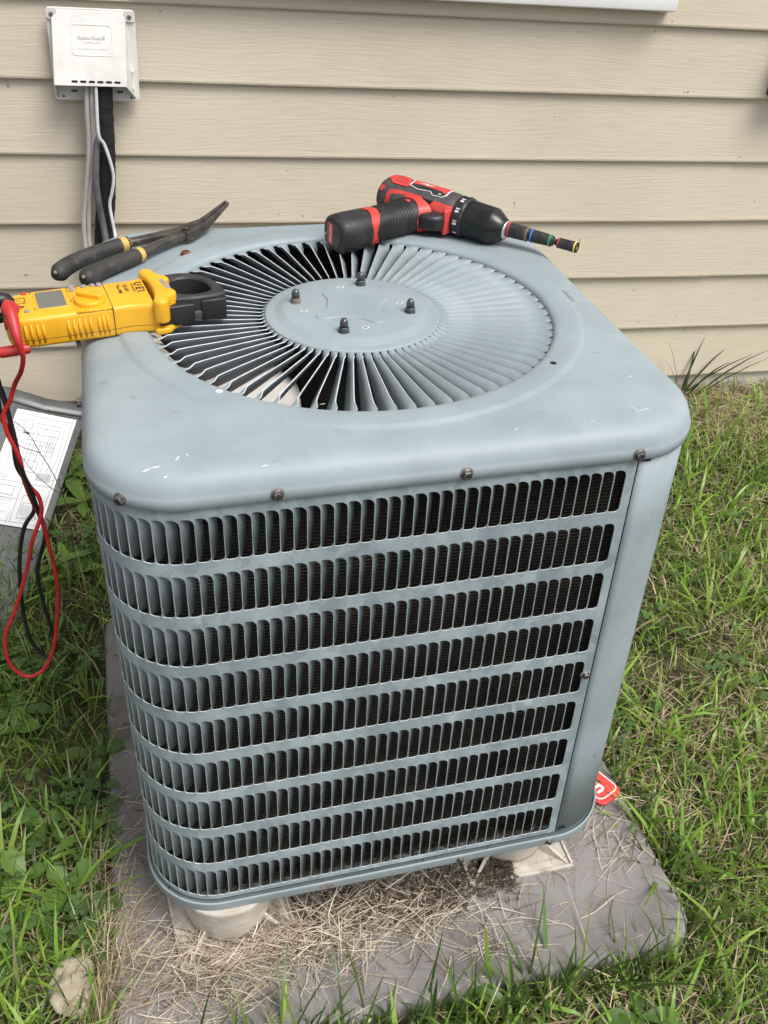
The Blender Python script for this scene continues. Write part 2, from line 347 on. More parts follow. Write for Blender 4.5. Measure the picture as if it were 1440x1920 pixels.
# ------------------------------------------------------------------ house wall
def build_wall():
    root = tag(empty('house_wall', T4((0.6, WY, .04))), 'beige vinyl clapboard house wall above a pale parged foundation', 'wall')
    iw = root.matrix_world.inverted()
    SZ, EX = .1178, .15222
    prof = [(.020, .0012), (.0, .0), (-.0022, .0022), (-.0028, .006), (-.0018, .014), (.0105, EX+.004)]   # (y offset, z) from the back of the butt up the face
    def plank(x0, x1, z, dy=0, wob=0):
        b = MB(); xs = np.linspace(x0, x1, max(2, int((x1-x0)/.25)+1)); rings = []
        for x in xs:
            w = noise.noise((x*1.3, z*9, 0))*.0022*(1 if wob == 0 else wob)
            rings.append([Vector((x, WY+yo+dy, z+zo+w*(1 if zo < .05 else .3))) for yo, zo in prof])
        b.loft(rings, False, False, 0, False, closed=False)
        # end returns so an edge has thickness
        for r in (rings[0], rings[-1]):
            p = [Vector(q) for q in r]; q = [Vector((a.x, a.y+.0016, a.z)) for a in p]
            b.loft([p, q], False, False, 0, False, closed=False)
        o = b.build('siding_plank', 'siding'); o.parent = root; o.matrix_parent_inverse = iw
    for i in range(-0, 18):
        z = SZ+EX*i
        if i in (2, 3):                        # one double panel ends here and laps over its neighbour
            s = 1.192 if i == 2 else 1.184
            plank(-3, s, z, -.0022); plank(s-.03, 4.5, z)
        elif i in (6, 7): plank(-3, -1.6, z, -.0022); plank(-1.63, 4.5, z)
        else: plank(-3, 4.5, z)
    b = MB(); b.box((-3, WY+.010, -.4), (4.5, WY+.2, .1185)); o = b.build('foundation', 'concrete'); o.parent = root; o.matrix_parent_inverse = iw
    b = MB(); b.box((-3, WY+.024, .132), (4.5, WY+.2, 2.86)); o = b.build('sheathing', 'dark'); o.parent = root; o.matrix_parent_inverse = iw
    # window
    wroot = tag(empty('window', T4((.32, WY-.01, 1.066))), 'white vinyl window frame set in the beige siding', 'window')
    wi = wroot.matrix_world.inverted()
    def wp(name, lo, hi, m, bev=.004):
        o = MB().box(lo, hi, 0, bev).build(name, m); o.parent = wroot; o.matrix_parent_inverse = wi; return o
    x0, x1, z0, z1 = -.27, .91, 1.066, 2.2
    wp('bottom_trim', (x0, WY-.036, z0), (x1, WY+.02, z0+.06), 'white'); wp('top_trim', (x0, WY-.036, z1-.06), (x1, WY+.02, z1), 'white')
    wp('side_trim', (x0+.001, WY-.034, z0+.058), (x0+.06, WY+.02, z1-.058), 'white'); wp('side_trim', (x1-.06, WY-.034, z0+.058), (x1-.001, WY+.02, z1-.058), 'white')
    wp('sash', (x0+.06, WY-.016, z0+.06), (x1-.06, WY+.0, z0+.1), 'white'); wp('meeting_rail', (x0+.06, WY-.016, 1.62), (x1-.06, WY, 1.66), 'white')
    wp('pane', (x0+.06, WY-.004, z0+.1), (x1-.06, WY+.006, 1.62), 'glass', 0); wp('pane', (x0+.06, WY-.004, 1.66), (x1-.06, WY+.006, z1-.06), 'glass', 0)
    # dark fitting at the picture's right edge
    r = tag(empty('wall_fitting', T4((1.24, WY-.02, .9))), 'dark brown fitting fixed to the siding beyond the window', 'wall fitting')
    ri = r.matrix_world.inverted()
    for nm, lo, hi in (('back_plate', (1.219, WY-.012, .89), (1.34, WY+.012, 1.024)), ('body', (1.23, WY-.06, .90), (1.33, WY-.010, 1.016))):
        o = MB().box(lo, hi, 0, .004).build(nm, 'bronze'); o.parent = r; o.matrix_parent_inverse = ri
build_wall()

# ------------------------------------------------------------------ pad
def build_pad():
    b = MB(); cx, cy = (PADX0+PADX1)/2, (PADY0+PADY1)/2; hx, hy = (PADX1-PADX0)/2, (PADY1-PADY0)/2
    out = rrect(cx, cy, hx, hy, .055, 8)
    b.inflate(out, -.075, 0, .012, 4, rb=.001)
    tag(b.build('equipment_pad', 'pad', None, MU.copy()), 'grey slab with rounded corners under the outdoor condenser', 'equipment pad')
build_pad()

# ------------------------------------------------------------------ condenser unit
HB, RC, KX = .357, .098, .350/.357      # half depth, corner radius, width to depth ratio
def perim(s, inset=0):
    """point, inward normal and rightward tangent (seen from outside) along the body's rounded square; s runs from front right to the left"""
    a = HB-RC; r = RC-inset; h = HB-inset; Ls = 2*a; La = pi/2*RC
    side = 0
    while s > Ls+La: s -= Ls+La; side += 1
    if s <= Ls: p = Vector((a-s, -h)); n = Vector((0, 1))
    else:
        t = (s-Ls)/RC; p = Vector((-a-r*sin(t), -a-r*cos(t))); n = Vector((sin(t), cos(t)))
    c, sn = cos(-pi/2*side), sin(-pi/2*side)
    rot = lambda q: Vector((c*q.x-sn*q.y, sn*q.x+c*q.y))
    p, n = rot(p), rot(n)
    p.x *= KX; n = Vector((n.x, n.y*KX)).normalized()
    return p, n, Vector((n.y, -n.x))
PITCH, S0 = .01478/KX, (HB-RC)-.2412/KX
NCOL = int((2.41-S0)/PITCH)
ROW_T = [.790-.0753*i for i in range(9)]; ROW_H = .0585
def rsq(theta, half, rc):
    """radius of a rounded square at a polar angle"""
    c, s = abs(cos(theta)), abs(sin(theta)); a = half-rc
    if c*1e9 > 0 and half*s/max(c, 1e-9) <= a: return half/c
    if half*c/max(s, 1e-9) <= a: return half/s
    b = a*(c+s); return b+sqrt(max(0, b*b-(2*a*a-rc*rc)))
LIDH, ZS, LKX = .3612, .8044, .3535/.3612
LIDPROF = [(.0045, ZS+.0006), (.0006, ZS-.0004), (0, ZS), (0, .8150), (.0010, .8166), (.0026, .8215), (.0055, .8285), (.0098, .8340), (.0155, .8380), (.023, .8408), (.033, .8423), (.047, .843)]
def lid_z(x, y):
    r = math.hypot(x, y); th = math.atan2(y, x/LKX); d = rsq(th, LIDH, RC+.004)-math.hypot(x/LKX, y)
    if r < .297: return .8462
    if r < .3075: return .843+.0032*(.3075-r)/.0105
    for (a, za), (b, zb) in zip(LIDPROF[2:], LIDPROF[3:]):
        if a <= d <= b and b > a: return za+(zb-za)*(d-a)/(b-a)
    return .843
def screw_mesh(r=.0055, h=.006, m='screw', stain=True):
    b = MB()
    if stain: b.revolve([(r*1.55, -.0005), (r*1.5, .0004)], 16, mi=1)
    b.revolve([(r*1.3, .0002), (r*1.3, .0012), (r*1.0, .0018)], 14)
    b.loft([[(r*cos(2*pi*i/6)*k, r*sin(2*pi*i/6)*k, z) for i in range(6)] for k, z in ((1, .0012), (1, h*.85), (.86, h))], True, True, 0, False)
    b.box((-r*.75, -r*.12, h-.0002), (r*.75, r*.12, h+.0004), 2)
    return b.build('screw', [m, 'ruststain', 'hole'], link=False)
AC = tag(empty('air_conditioner', MU.copy()), 'weathered blue grey outdoor air conditioner with louvered sides and a round fan grille on top', 'air conditioner')
def build_unit():
    # ---- top cover
    N = 360; b = MB(); rings = []
    for d, z in LIDPROF:
        rings.append([(rsq(2*pi*i/N, LIDH, RC+.004)*1.0-d, z, 2*pi*i/N) for i in range(N)])
    for r, z in ((.3085, .843), (.3055, .8438), (.3025, .8460), (.2995, .8468), (.285, .8466), (.276, .8462), (.2715, .8455), (.2685, .8435), (.2668, .8412), (.2664, .8385)):
        rings.append([(r, z, 2*pi*i/N) for i in range(N)])
    b.loft([[(r*cos(t)*(LKX if q < len(LIDPROF) else 1), r*sin(t), z) for r, z, t in rg] for q, rg in enumerate(rings)], False, False)
    lid = b.build('top_cover', 'paint', AC)
    # dents
    # ---- hub
    b = MB(); prof = [(.1168, .8385), (.1172, .8402), (.1150, .8412), (.1055, .8414), (.1015, .8422), (.094, .8468), (.0895, .8478), (.05, .8480), (.001, .8480)]
    b.loft([[(r*cos(2*pi*i/120), r*sin(2*pi*i/120), z) for i in range(120)] for r, z in prof], False, True)
    hub = b.build('hub_plate', 'paint', lid)
    # pressed emblem-like pad with four ears
    ears = []
    for k in range(4):
        a0 = rad(26+90*k)
        for da, r in ((-30, .036), (-17, .042), (-9, .055), (0, .060), (9, .056), (17, .043), (30, .037)):
            ears.append(Vector((r*cos(a0+rad(da)), r*sin(a0+rad(da)))))
    b = MB(); b.inflate(smooth_outline(ears, 3), .8475, .8496, .0018, 3, rb=.0001); b.build('pressed_panel', 'paint', hub)
    for k in range(4):
        a = rad(69+90*k); me = None
        b = MB(); b.loft([[(.0068*q*cos(2*pi*i/6), .0068*q*sin(2*pi*i/6), z) for i in range(6)] for q, z in ((1.02, 0), (1.02, .0062), (.9, .0074))], True, True, 1, False)
        b.revolve([(.0074, 0), (.0074, .0006)], 14, mi=1)
        b.revolve([(.0056, .0070), (.0054, .0125), (.0047, .0158), (.0030, .0180), (.0008, .0187)], 14)
        b.build('cap_nut', ['capnut', 'ruststain2' if k in (1,) else 'capnut'], hub, T4((.077*cos(a), .077*sin(a)+.001, .8478)))
        a = rad(90*k+2); b = MB(); b.inflate(rrect(0, 0, .0052, .0028, .0026, 4), -.0003, .0004, .0002, 1); b.inflate(rrect(0, -.0006, .0032, .0011, .001, 3), .0003, .0006, .0001, 1, mi=1)
        b.build('slot', ['chip', 'hole'], hub, T4((.066*cos(a), .066*sin(a)+.002, .8481)) @ Matrix.Rotation(rad(15), 4, 'Z'))
    # ---- 72 radial blades, one shared mesh
    b = MB(); st = [.1160, .1195, .1240, .1310, .16, .20, .235, .248, .2565, .2625, .2672]; rings = []
    for r in st:
        p = 2*pi*r/72
        w = min(1, max(0, (r-.1165)/.0135)); w = w*w*(3-2*w); v_ = min(1, max(0, (.2665-r)/.0215)); v_ = v_*v_*(3-2*v_); tw = w*v_
        al = rad(63)*tw; c = p*(.70+.48*tw); zc = .8396-.0075*tw
        T = Vector((c/2*cos(al), c/2*sin(al))); nn = Vector((-sin(al), cos(al)))*.0006
        Lw = -T+Vector((0, 0)); mid = Vector((0, 0))-nn*1.2
        sh = Vector((.0012*(1-v_), 0))
        pts = [T+nn, mid+nn*1.0, Lw+nn, Lw-nn, mid-nn*1.0, T-nn]
        rings.append([(r, q.x+sh.x, zc+q.y) for q in pts])
    V = [p for rg in rings for p in rg]; n = 6
    for k in range(len(rings)-1):
        for i in range(6):
            j = (i+1) % 6; b.add([], [])
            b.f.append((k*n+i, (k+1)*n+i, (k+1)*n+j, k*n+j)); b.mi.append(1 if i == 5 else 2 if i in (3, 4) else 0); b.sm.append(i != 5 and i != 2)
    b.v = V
    me = b.build('blade', ['blade', 'edge', 'blade_shade'], link=False)
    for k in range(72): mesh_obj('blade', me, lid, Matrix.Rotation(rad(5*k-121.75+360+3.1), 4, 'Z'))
    # ---- holes, screws and paint chips on the cover
    for x, y, w in ((-.199, -.195, 1), (.207, -.197, 0), (.203, .216, 0)):
        b = MB(); b.revolve([(.0042, -.0003), (.0042, .0003)], 16, mi=w); b.build('screw_hole', ['hole', 'chip'], lid, T4((x, y, lid_z(x, y)+.0002)))
    sm = screw_mesh(); smr = screw_mesh(.0065, .0055, 'rust')
    x, y = -.200, .232; mesh_obj('screw', smr, lid, T4((x, y, lid_z(x, y))))
    for x in (-.160, .045, .249): mesh_obj('screw', sm, lid, T4((x, -LIDH, .8115)) @ Matrix.Rotation(pi/2, 4, 'X') @ Matrix.Rotation(random.random(), 4, 'Z'))
    a = rad(231); p = Vector(((-LIDH+RC+.004+(RC+.004)*cos(a))*LKX, -LIDH+RC+.004+(RC+.004)*sin(a), .8115))
    mesh_obj('screw', sm, lid, frame(p, (-sin(a), cos(a), 0), (0, 0, 1)))
    for y in (-.13, .16): mesh_obj('screw', sm, lid, frame((-LIDH*LKX, y, .8115), (0, -1, 0), (0, 0, 1)))
    for y in (-.1, .15): mesh_obj('screw', sm, lid, frame((LIDH*LKX, y, .8115), (0, 1, 0), (0, 0, 1)))
    chips = [(-.283, -.333, .011, .0016, 8), (-.256, -.322, .004, .0014, 60), (-.246, -.317, .0035, .0012, -70), (-.27, -.346, .002, .0012, 0), (-.012, -.296, .007, .0012, 4), (.046, -.293, .005, .0012, 0),
             (.268, -.318, .012, .0007, 14), (.259, -.312, .005, .0008, -60), (-.09, -.245, .004, .0007, 10), (.2, -.33, .002, .001, 0), (.11, -.33, .0025, .0009, 30), (-.17, -.346, .004, .0008, 5), (.29, -.24, .002, .0016, 20)]
    for x, y, w, h, a in chips:
        b = MB(); n = 9; V = []
        for i in range(n):
            t = 2*pi*i/n; q = 1+.45*(random.random()-.5); px_, py_ = w*cos(t)*q, h*sin(t)*q; c, s = cos(rad(a)), sin(rad(a))
            X, Y = x+c*px_-s*py_, y+s*px_+c*py_; V.append((X, Y, lid_z(X, Y)+.00035))
        b.add(V, [tuple(range(n))]); b.build('paint_chip', 'chip', lid)
    # ---- louvered wrap
    zlev = [.1215]
    for i in range(8, -1, -1): zlev += [ROW_T[i]-ROW_H, ROW_T[i]]
    zlev += [.8150]
    us = [0, .0008, .0024, .0048, .0078, .0112, PITCH-.0009]
    def hole(u, i):   # top right strongly rounded, bottom right less
        top, bot = ROW_T[i], ROW_T[i]-ROW_H; r = .0088; r2 = .0052; r3 = .0018; ul = us[-1]-u
        dt = r-sqrt(max(0, r*r-(r-u)**2)) if u < r else 0
        db = r2-sqrt(max(0, r2*r2-(r2-u)**2)) if u < r2 else 0
        if ul < r3: db += r3*.6; dt += r3*.4
        return bot+db, top-dt
    lines = []; isopen = []
    def line(s, u):
        p, n, t = perim(s); zs = [zlev[0]-.0]
        for i in range(8, -1, -1):
            bb, tt = hole(u, i); zs += [bb, tt]
        zs.append(zlev[-1])
        # the bottom hem bows outward a little between its screws
        bow = 0
        out = []
        for z in zs:
            k = max(0, 1-(z-.1215)/.03); q = p.copy()
            if s < .518: q = q+(-n)*(.004*k*sin(pi*min(1, max(0, (s-.14)/.3)))**2 if .14 < s < .44 else 0)
            zz = z+(.006*k*sin(pi*(s-.14)/.3)**2 if .14 < s < .44 else 0)
            out.append((q.x, q.y, zz))
        return out
    GAP = (1.185, 1.375)      # the service panel is off: the rear corner stands open
    gone = lambda k: GAP[0] < S0+k*PITCH < GAP[1] or GAP[0] < S0+(k+1)*PITCH < GAP[1]
    for s in (S0-.0108, S0-.006, S0-.0003): lines.append(line(s, 0)); isopen.append(False)
    brk = set()
    for k in range(NCOL):
        if gone(k):
            brk.add(len(lines)); continue
        s = S0+k*PITCH
        for j, u in enumerate(us):
            lines.append(line(s+.00045+u, u)); isopen.append(j < len(us)-1)
    for s in (S0+NCOL*PITCH+.001, S0+NCOL*PITCH+.012): lines.append(line(s, 0)); isopen.append(False)
    nz = len(zlev); V = [p for l in lines for p in l]; F = []
    for k in range(len(lines)-1):
        if k+1 in brk: continue
        for j in range(nz-1):
            if isopen[k] and j % 2 == 1: continue
            F.append((k*nz+j, k*nz+j+1, (k+1)*nz+j+1, (k+1)*nz+j))
    wrap = MB().add(V, F, 0, True).build('louver_panel', ['paint_side', 'edge'], AC)
    md = wrap.modifiers.new('sheet', 'SOLIDIFY'); md.thickness = .0013; md.offset = -1; md.material_offset_rim = 1
    md = wrap.modifiers.new('crisp', 'EDGE_SPLIT'); md.split_angle = rad(40)
    # one vane
    pr = [(0, 0, .0), (.0022, .0040, .0006), (.0047, .0081, .0020), (.0069, .0112, .0048), (.0087, .0134, .0110)]; th = .0009
    b = MB(); V = []; F = []
    for sd in (0, 1):
        for q, (x, y, ins) in enumerate(pr):
            o = th*sd
            V += [(x+o*.85, y-o*.5, ins), (x+o*.85, y-o*.5, ROW_H-ins*.8)]
    m_ = len(pr)
    for q in range(m_-1):
        F.append((2*q, 2*q+1, 2*q+3, 2*q+2)); c = 2*m_; F.append((c+2*q, c+2*q+2, c+2*q+3, c+2*q+1))
        F.append((2*q, 2*q+2, c+2*q+2, c+2*q))
    b.add(V, F, 0, True); vane = b.build('louver', 'paint_vane', link=False)
    rest = MB(); used = 0; VV = [Vector(v) for v in V]
    order = [(i, k) for i in range(9) for k in range(44)]
    single = set(order[:300])
    for i in range(9):
        for k in range(NCOL):
            if gone(k): continue
            p, n, t = perim(S0+(k+1)*PITCH, .0012); mw = Matrix(((t.x, n.x, 0, p.x), (t.y, n.y, 0, p.y), (0, 0, 1, ROW_T[i]-ROW_H), (0, 0, 0, 1)))
            if (i, k) in single: mesh_obj('louver', vane, wrap, mw)
            else: rest.add([mw @ v for v in VV], F, 0, True)
    tag(rest.build('louvers', 'paint_vane', wrap), kind='stuff')
    mesh_obj('screw', screw_mesh(.0045, .005), wrap, T4((.2445, -HB, .462)) @ Matrix.Rotation(pi/2, 4, 'X'))
    # ---- corner panel (front right) and its two dark notches
    b = MB(); lines = []
    tot = 4*(2*(HB-RC))+4*(pi/2*RC); LA = pi/2*RC
    ss = [tot-LA-.167]+[tot-LA-.147+.147*i/3 for i in range(4)]+[tot-LA+LA*i/14 for i in range(1, 14)]+[.0]
    for s in ss:
        p, n, t = perim(s % tot, .0016); lines.append([(p.x, p.y, z) for z in (.1215, .3, .5, .7, .8146)])
    V = [p for l in lines for p in l]; F = [(k*5+j, k*5+j+1, (k+1)*5+j+1, (k+1)*5+j) for k in range(len(lines)-1) for j in range(4)]
    cp = MB().add(V, F, 0, True).build('corner_panel', ['paint', 'edge'], AC)
    md = cp.modifiers.new('sheet', 'SOLIDIFY'); md.thickness = .0014; md.offset = 1; md.material_offset_rim = 0
    for z in (.7990, .1265): MB().box((.2560, -HB-.0004, z), (.2680, -HB+.003, z+.0056)).build('notch', 'hole', cp)
    # ---- coil behind the louvers
    b = MB(); rings = []
    cs = [(1.375+(tot-.19)*i/200) % tot for i in range(201)]
    b.loft([[(*perim(s, d)[0], z) for s in cs] for d, z in ((.030, .124), (.030, .806), (.052, .806), (.052, .124))], False, False, 0, False, closed=False); b.build('coil', 'coil', AC)
    # ---- base pan
    b = MB(); n = 240
    prof = [(.012, .100), (-.004, .0985), (-.0055, .1015), (-.0055, .1135), (-.0062, .1165), (-.0050, .1178), (-.003, .1170), (-.0022, .113), (.02, .112)]
    b.loft([[(*perim(tot*i/n, d)[0], z) for i in range(n)] for d, z in prof], False, False)
    rr = [(*perim(tot*i/n, .012)[0], .100) for i in range(n)]; b.add(rr, [tuple(range(n))], 0)
    rr = [(*perim(tot*i/n, .02)[0], .112) for i in range(n)]; b.add(rr, [tuple(range(n))[::-1]], 1)
    bp = b.build('base_pan', ['paint', 'debris'], AC)
    for x in (.099, .242): mesh_obj('screw', screw_mesh(.0045, .0045), bp, T4((x, -HB-.0055, .1078)) @ Matrix.Rotation(pi/2, 4, 'X'))
    b = MB(); b.inflate([Vector(p) for p in ((-.118, 0), (-.114, .003), (-.104, .0055), (-.096, .004), (-.094, -.002), (-.104, -.005), (-.116, -.003))], 0, .0006, .0002, 1)
    b.build('rust_patch', 'ruststain2', bp, T4((0, -HB-.0055, .1078)) @ Matrix.Rotation(pi/2, 4, 'X'))
    # leaf litter lying inside the bottom
    b = MB(); V = []
    for i in range(500):
        s = random.uniform(.02, .7); p, n, t = perim(s, random.uniform(.006, .026)); a = random.uniform(0, pi); L = random.uniform(.004, .014)
        z = .1135+abs(random.gauss(0, .008)); dx, dy, dz = cos(a)*L, sin(a)*L, random.uniform(-.003, .005)
        b.add([(p.x-dx, p.y-dy, z), (p.x+dx, p.y+dy, z+dz), (p.x+dx-.001, p.y+dy+.001, z+dz+.0012), (p.x-dx-.001, p.y-dy+.001, z+.0012)], [(0, 1, 2, 3)], random.choice((0, 0, 1)))
    tag(b.build('leaf_litter', ['debris', 'twig'], bp), kind='stuff')
    # ---- inside: motor, fan, wrapped compressor
    b = MB(); b.revolve([(.02, .70), (.066, .705), (.07, .72), (.07, .80), (.06, .815), (.06, .836)], 28); b.build('fan_motor', 'dark', AC)
    b = MB(); b.revolve([(.08, .13), (.088, .15), (.09, .70), (.084, .765), (.062, .785), (.01, .79)], 32, org=(-.168, -.055, 0)); b.build('compressor', 'white_blanket', AC)
    b = MB(); cs = [1.16+.24*i/16 for i in range(17)]
    b.loft([[(*perim(s, .004)[0], z) for s in cs] for z in (.72, .814)], False, False, 0, True, closed=False); b.build('corner_rail', 'paint', AC)
build_unit()

# ------------------------------------------------------------------ risers under the unit
def build_feet():
    first = None
    spots = [(-.246, -.296, 6, 'cream plastic riser under the louvered corner, straw heaped against its base'), (.218, -.262, 0, 'cream plastic riser with square ribbed base under the plain corner panel'),
             (-.25, .26, 3, 'cream plastic riser under the rear corner beside the open service side'), (.25, .26, -4, 'cream plastic riser under the rear of the condenser on the wall side')]
    for i, (x, y, a, lab) in enumerate(spots):
        r = tag(empty('riser', MU @ T4((x, y, 0)) @ Matrix.Rotation(rad(a), 4, 'Z')), lab, 'riser', 'risers under the condenser')
        b = MB(); b.revolve([(.061, .003), (.063, .02), (.068, .05), (.0735, .09), (.0745, .0995)], 40); b.build('cup', 'foot', r)
        b = MB(); b.inflate(rrect(0, 0, .088, .088, .006, 3), .0005, .005, .001, 2)
        for k in range(4):
            c, s = cos(pi/2*k), sin(pi/2*k)
            b.inflate([Vector((c*p-s*q, s*p+c*q)) for p, q in ((-.088, .084), (.088, .084), (.088, .0882), (-.088, .0882))], .004, .009, .0005, 1)
        fl = b.build('flange', 'foot', r)
        for k in range(4):
            a2 = rad(45+90*k); c, s = cos(a2), sin(a2)
            b = MB(); w = .002
            V = [(.050, -w, .004), (.118, -w, .004), (.050, w, .004), (.118, w, .004), (.060, -w, .032), (.060, w, .032)]
            b.add([(c*p-s*q, s*p+c*q, z) for p, q, z in V], [(0, 1, 4), (2, 5, 3), (1, 3, 5, 4), (0, 4, 5, 2), (0, 2, 3, 1)]); b.build('rib', 'foot', fl)
build_feet()

# ------------------------------------------------------------------ line-set cover, pipes and wires on the wall
def build_cover():
    x0, x1, z0, z1 = -.449, -.277, .845, 1.020; yb = WY-.002
    r = tag(empty('pipe_entry_cover', T4((-.363, yb, z0))), 'off white plastic hood over the pipe entry, screwed to the siding', 'pipe cover'); ri = r.matrix_world.inverted()
    def put(b, name, m, par=r):
        o = b.build(name, m); o.parent = par
        o.matrix_parent_inverse = ri if par is r else Matrix(); return o
    b = MB(); V = rrect((x0+x1)/2, 0, (x1-x0)/2, .0875, .008, 4)
    b.inflate(V, 0, .006, .0015, 2)
    # back flange: built flat, stood up against the wall
    b.v = [(p[0], yb-p[2]-.012, (z0+z1)/2+p[1]) for p in b.v]; put(b, 'back_flange', 'cover')
    # hood body: sides flare out towards the open bottom
    yt, ybm = yb-.020, yb-.064; zt_, zb_ = z1-.004, .884; xl, xr = x0+.012, x1-.020; xbl, xbr = x0+.004, x1-.026
    th = .0025; b = MB()
    def hood(o, yo):
        return dict(tl=(xl+o, yt+yo, zt_-o), tr=(xr-o, yt+yo, zt_-o), bl=(xbl+o, ybm+yo, zb_), br=(xbr-o, ybm+yo, zb_),
                    wl=(x0+.005+o, yb-.015, zt_-o), wr=(x1-.006-o, yb-.015, zt_-o), vl=(x0+.005+o, yb-.015, z0+.004), vr=(x1-.006-o, yb-.015, z0+.004))
    A = hood(0, 0); B = hood(th, th); K = ['tl', 'tr', 'br', 'bl', 'wl', 'wr', 'vr', 'vl']; V = [A[k] for k in K]+[B[k] for k in K]
    F = [(0, 3, 2, 1), (0, 1, 5, 4), (1, 2, 6, 5), (0, 4, 7, 3)]
    F += [(8, 9, 10, 11), (8, 12, 13, 9), (9, 13, 14, 10), (8, 11, 15, 12), (3, 11, 10, 2), (2, 10, 14, 6), (3, 7, 15, 11)]
    b.add(V, F); hd = put(b, 'hood', 'cover'); md = hd.modifiers.new('soft', 'BEVEL'); md.width = .003; md.segments = 2; md.limit_method = 'ANGLE'
    n = Vector((0, zb_-zt_, -(ybm-yt))).normalized();
    X = Vector((1, 0, 0)); Yv = Vector((0, yt-ybm, zt_-zb_)).normalized()
    fc = frame(((xl+xr)/2+.003, (yt+ybm)/2, (zt_+zb_)/2), X, Yv)
    Lh = (Vector((0, yt, zt_))-Vector((0, ybm, zb_))).length/2
    for i in range(6):
        b = MB(); b.inflate(rrect(0, 0, .0062, .0021, .002, 4), -.0006, .0004, .0002, 1)
        o = b.build('vent_slot', 'hole', r); o.matrix_parent_inverse = ri; o.matrix_basis = fc @ T4((-.0405+.0168*i, -Lh+.0085, .0004))
    b = MB(); ro = rrect(0, .016, .040, .029, .007, 5); rn = rrect(0, .016, .0385, .0275, .006, 5)
    b.loft([[(*p, .0) for p in ro], [(*p, .0009) for p in ro], [(*p, .0009) for p in rn], [(*p, 0) for p in rn]], False, False, 0, False)
    o = b.build('label_border', 'cover', r); o.matrix_parent_inverse = ri; o.matrix_basis = fc
    o = text('raised_lettering', 'RectorSeal®', .0105, 'cover', r, None, .0006, .0001); o.matrix_parent_inverse = ri; o.matrix_basis = fc @ T4((0, .021, .0006))
    b = MB()
    for z, w, h in ((.0125, .034, .0022), (.0005, .058, .0030)):
        x = -w/2
        while x < w/2:
            q = random.uniform(.001, .0026); b.box((x, z-h/2, 0), (x+q, z+h/2, .0007)); x += q+random.choice((.0006, .0006, .002))
    o = b.build('raised_fine_print', 'cover', r); o.matrix_parent_inverse = ri; o.matrix_basis = fc
    sc = MB(); sc.revolve([(.0048, 0), (.0045, .0022), (.003, .0032)], 14); sc.box((-.0042, -.0005, .0028), (.0042, .0005, .0036), 1); sc = sc.build('screw', ['steel', 'hole'], link=False)
    for x, z in ((x0+.011, z1-.011), (x1-.011, z1-.011)):
        b = MB(); b.inflate(rrect(0, 0, .0105, .0105, .006, 5), -.001, .0012, .0005, 1)
        o = b.build('corner_recess', 'cover', r); o.matrix_parent_inverse = ri; o.matrix_basis = frame((x, yb-.0215, z), (1, 0, 0), (0, 0, 1))
        o = mesh_obj('screw', sc, r); o.matrix_parent_inverse = ri; o.matrix_basis = frame((x, yb-.023, z), (1, 0, 0), (0, 0, 1)) @ Matrix.Rotation(rad(70), 4, 'Z')
    for x in (x0+.018, x1-.018):
        b = MB(); b.revolve([(.0022, 0), (.0022, .0006)], 10); o = b.build('screw_hole', 'hole', r); o.matrix_parent_inverse = ri; o.matrix_basis = frame((x, yb-.0178, z0+.008), (1, 0, 0), (0, 0, 1))
        b = MB(); b.inflate(rrect(0, 0, .006, .0022, .0005, 1), 0, .0006, .0001, 1); o = b.build('knockout', 'drill_grey', r); o.matrix_parent_inverse = ri
        o.matrix_basis = frame((x+(.022 if x < -.36 else -.022), yb-.0178, z0+.019), (1, 0, 0), (0, 0, 1))
    for dz in (.062, .03):
        b = MB(); b.box((x1-.0125, yb-.034-(.07-dz)*.2, z0+dz), (x1-.0095, yb-.014, z0+dz+.0016)); put(b, 'side_rib', 'cover')
build_cover()
def cable(name, pts, r, m, label, cat='cable', n=10, seg=8, ends=True, group=None):
    b = MB(); P = catmull(pts, seg); b.tube(P, r, n); o = b.build(name, m); smooth_by_angle(o, 60)
    return tag(o, label, cat, group)
down = lambda x, y, z: [(x, y, z), (x-.004, y-.02, z-.2), (x+.02, y-.12, .12), (x+.05, y-.35, .06)]
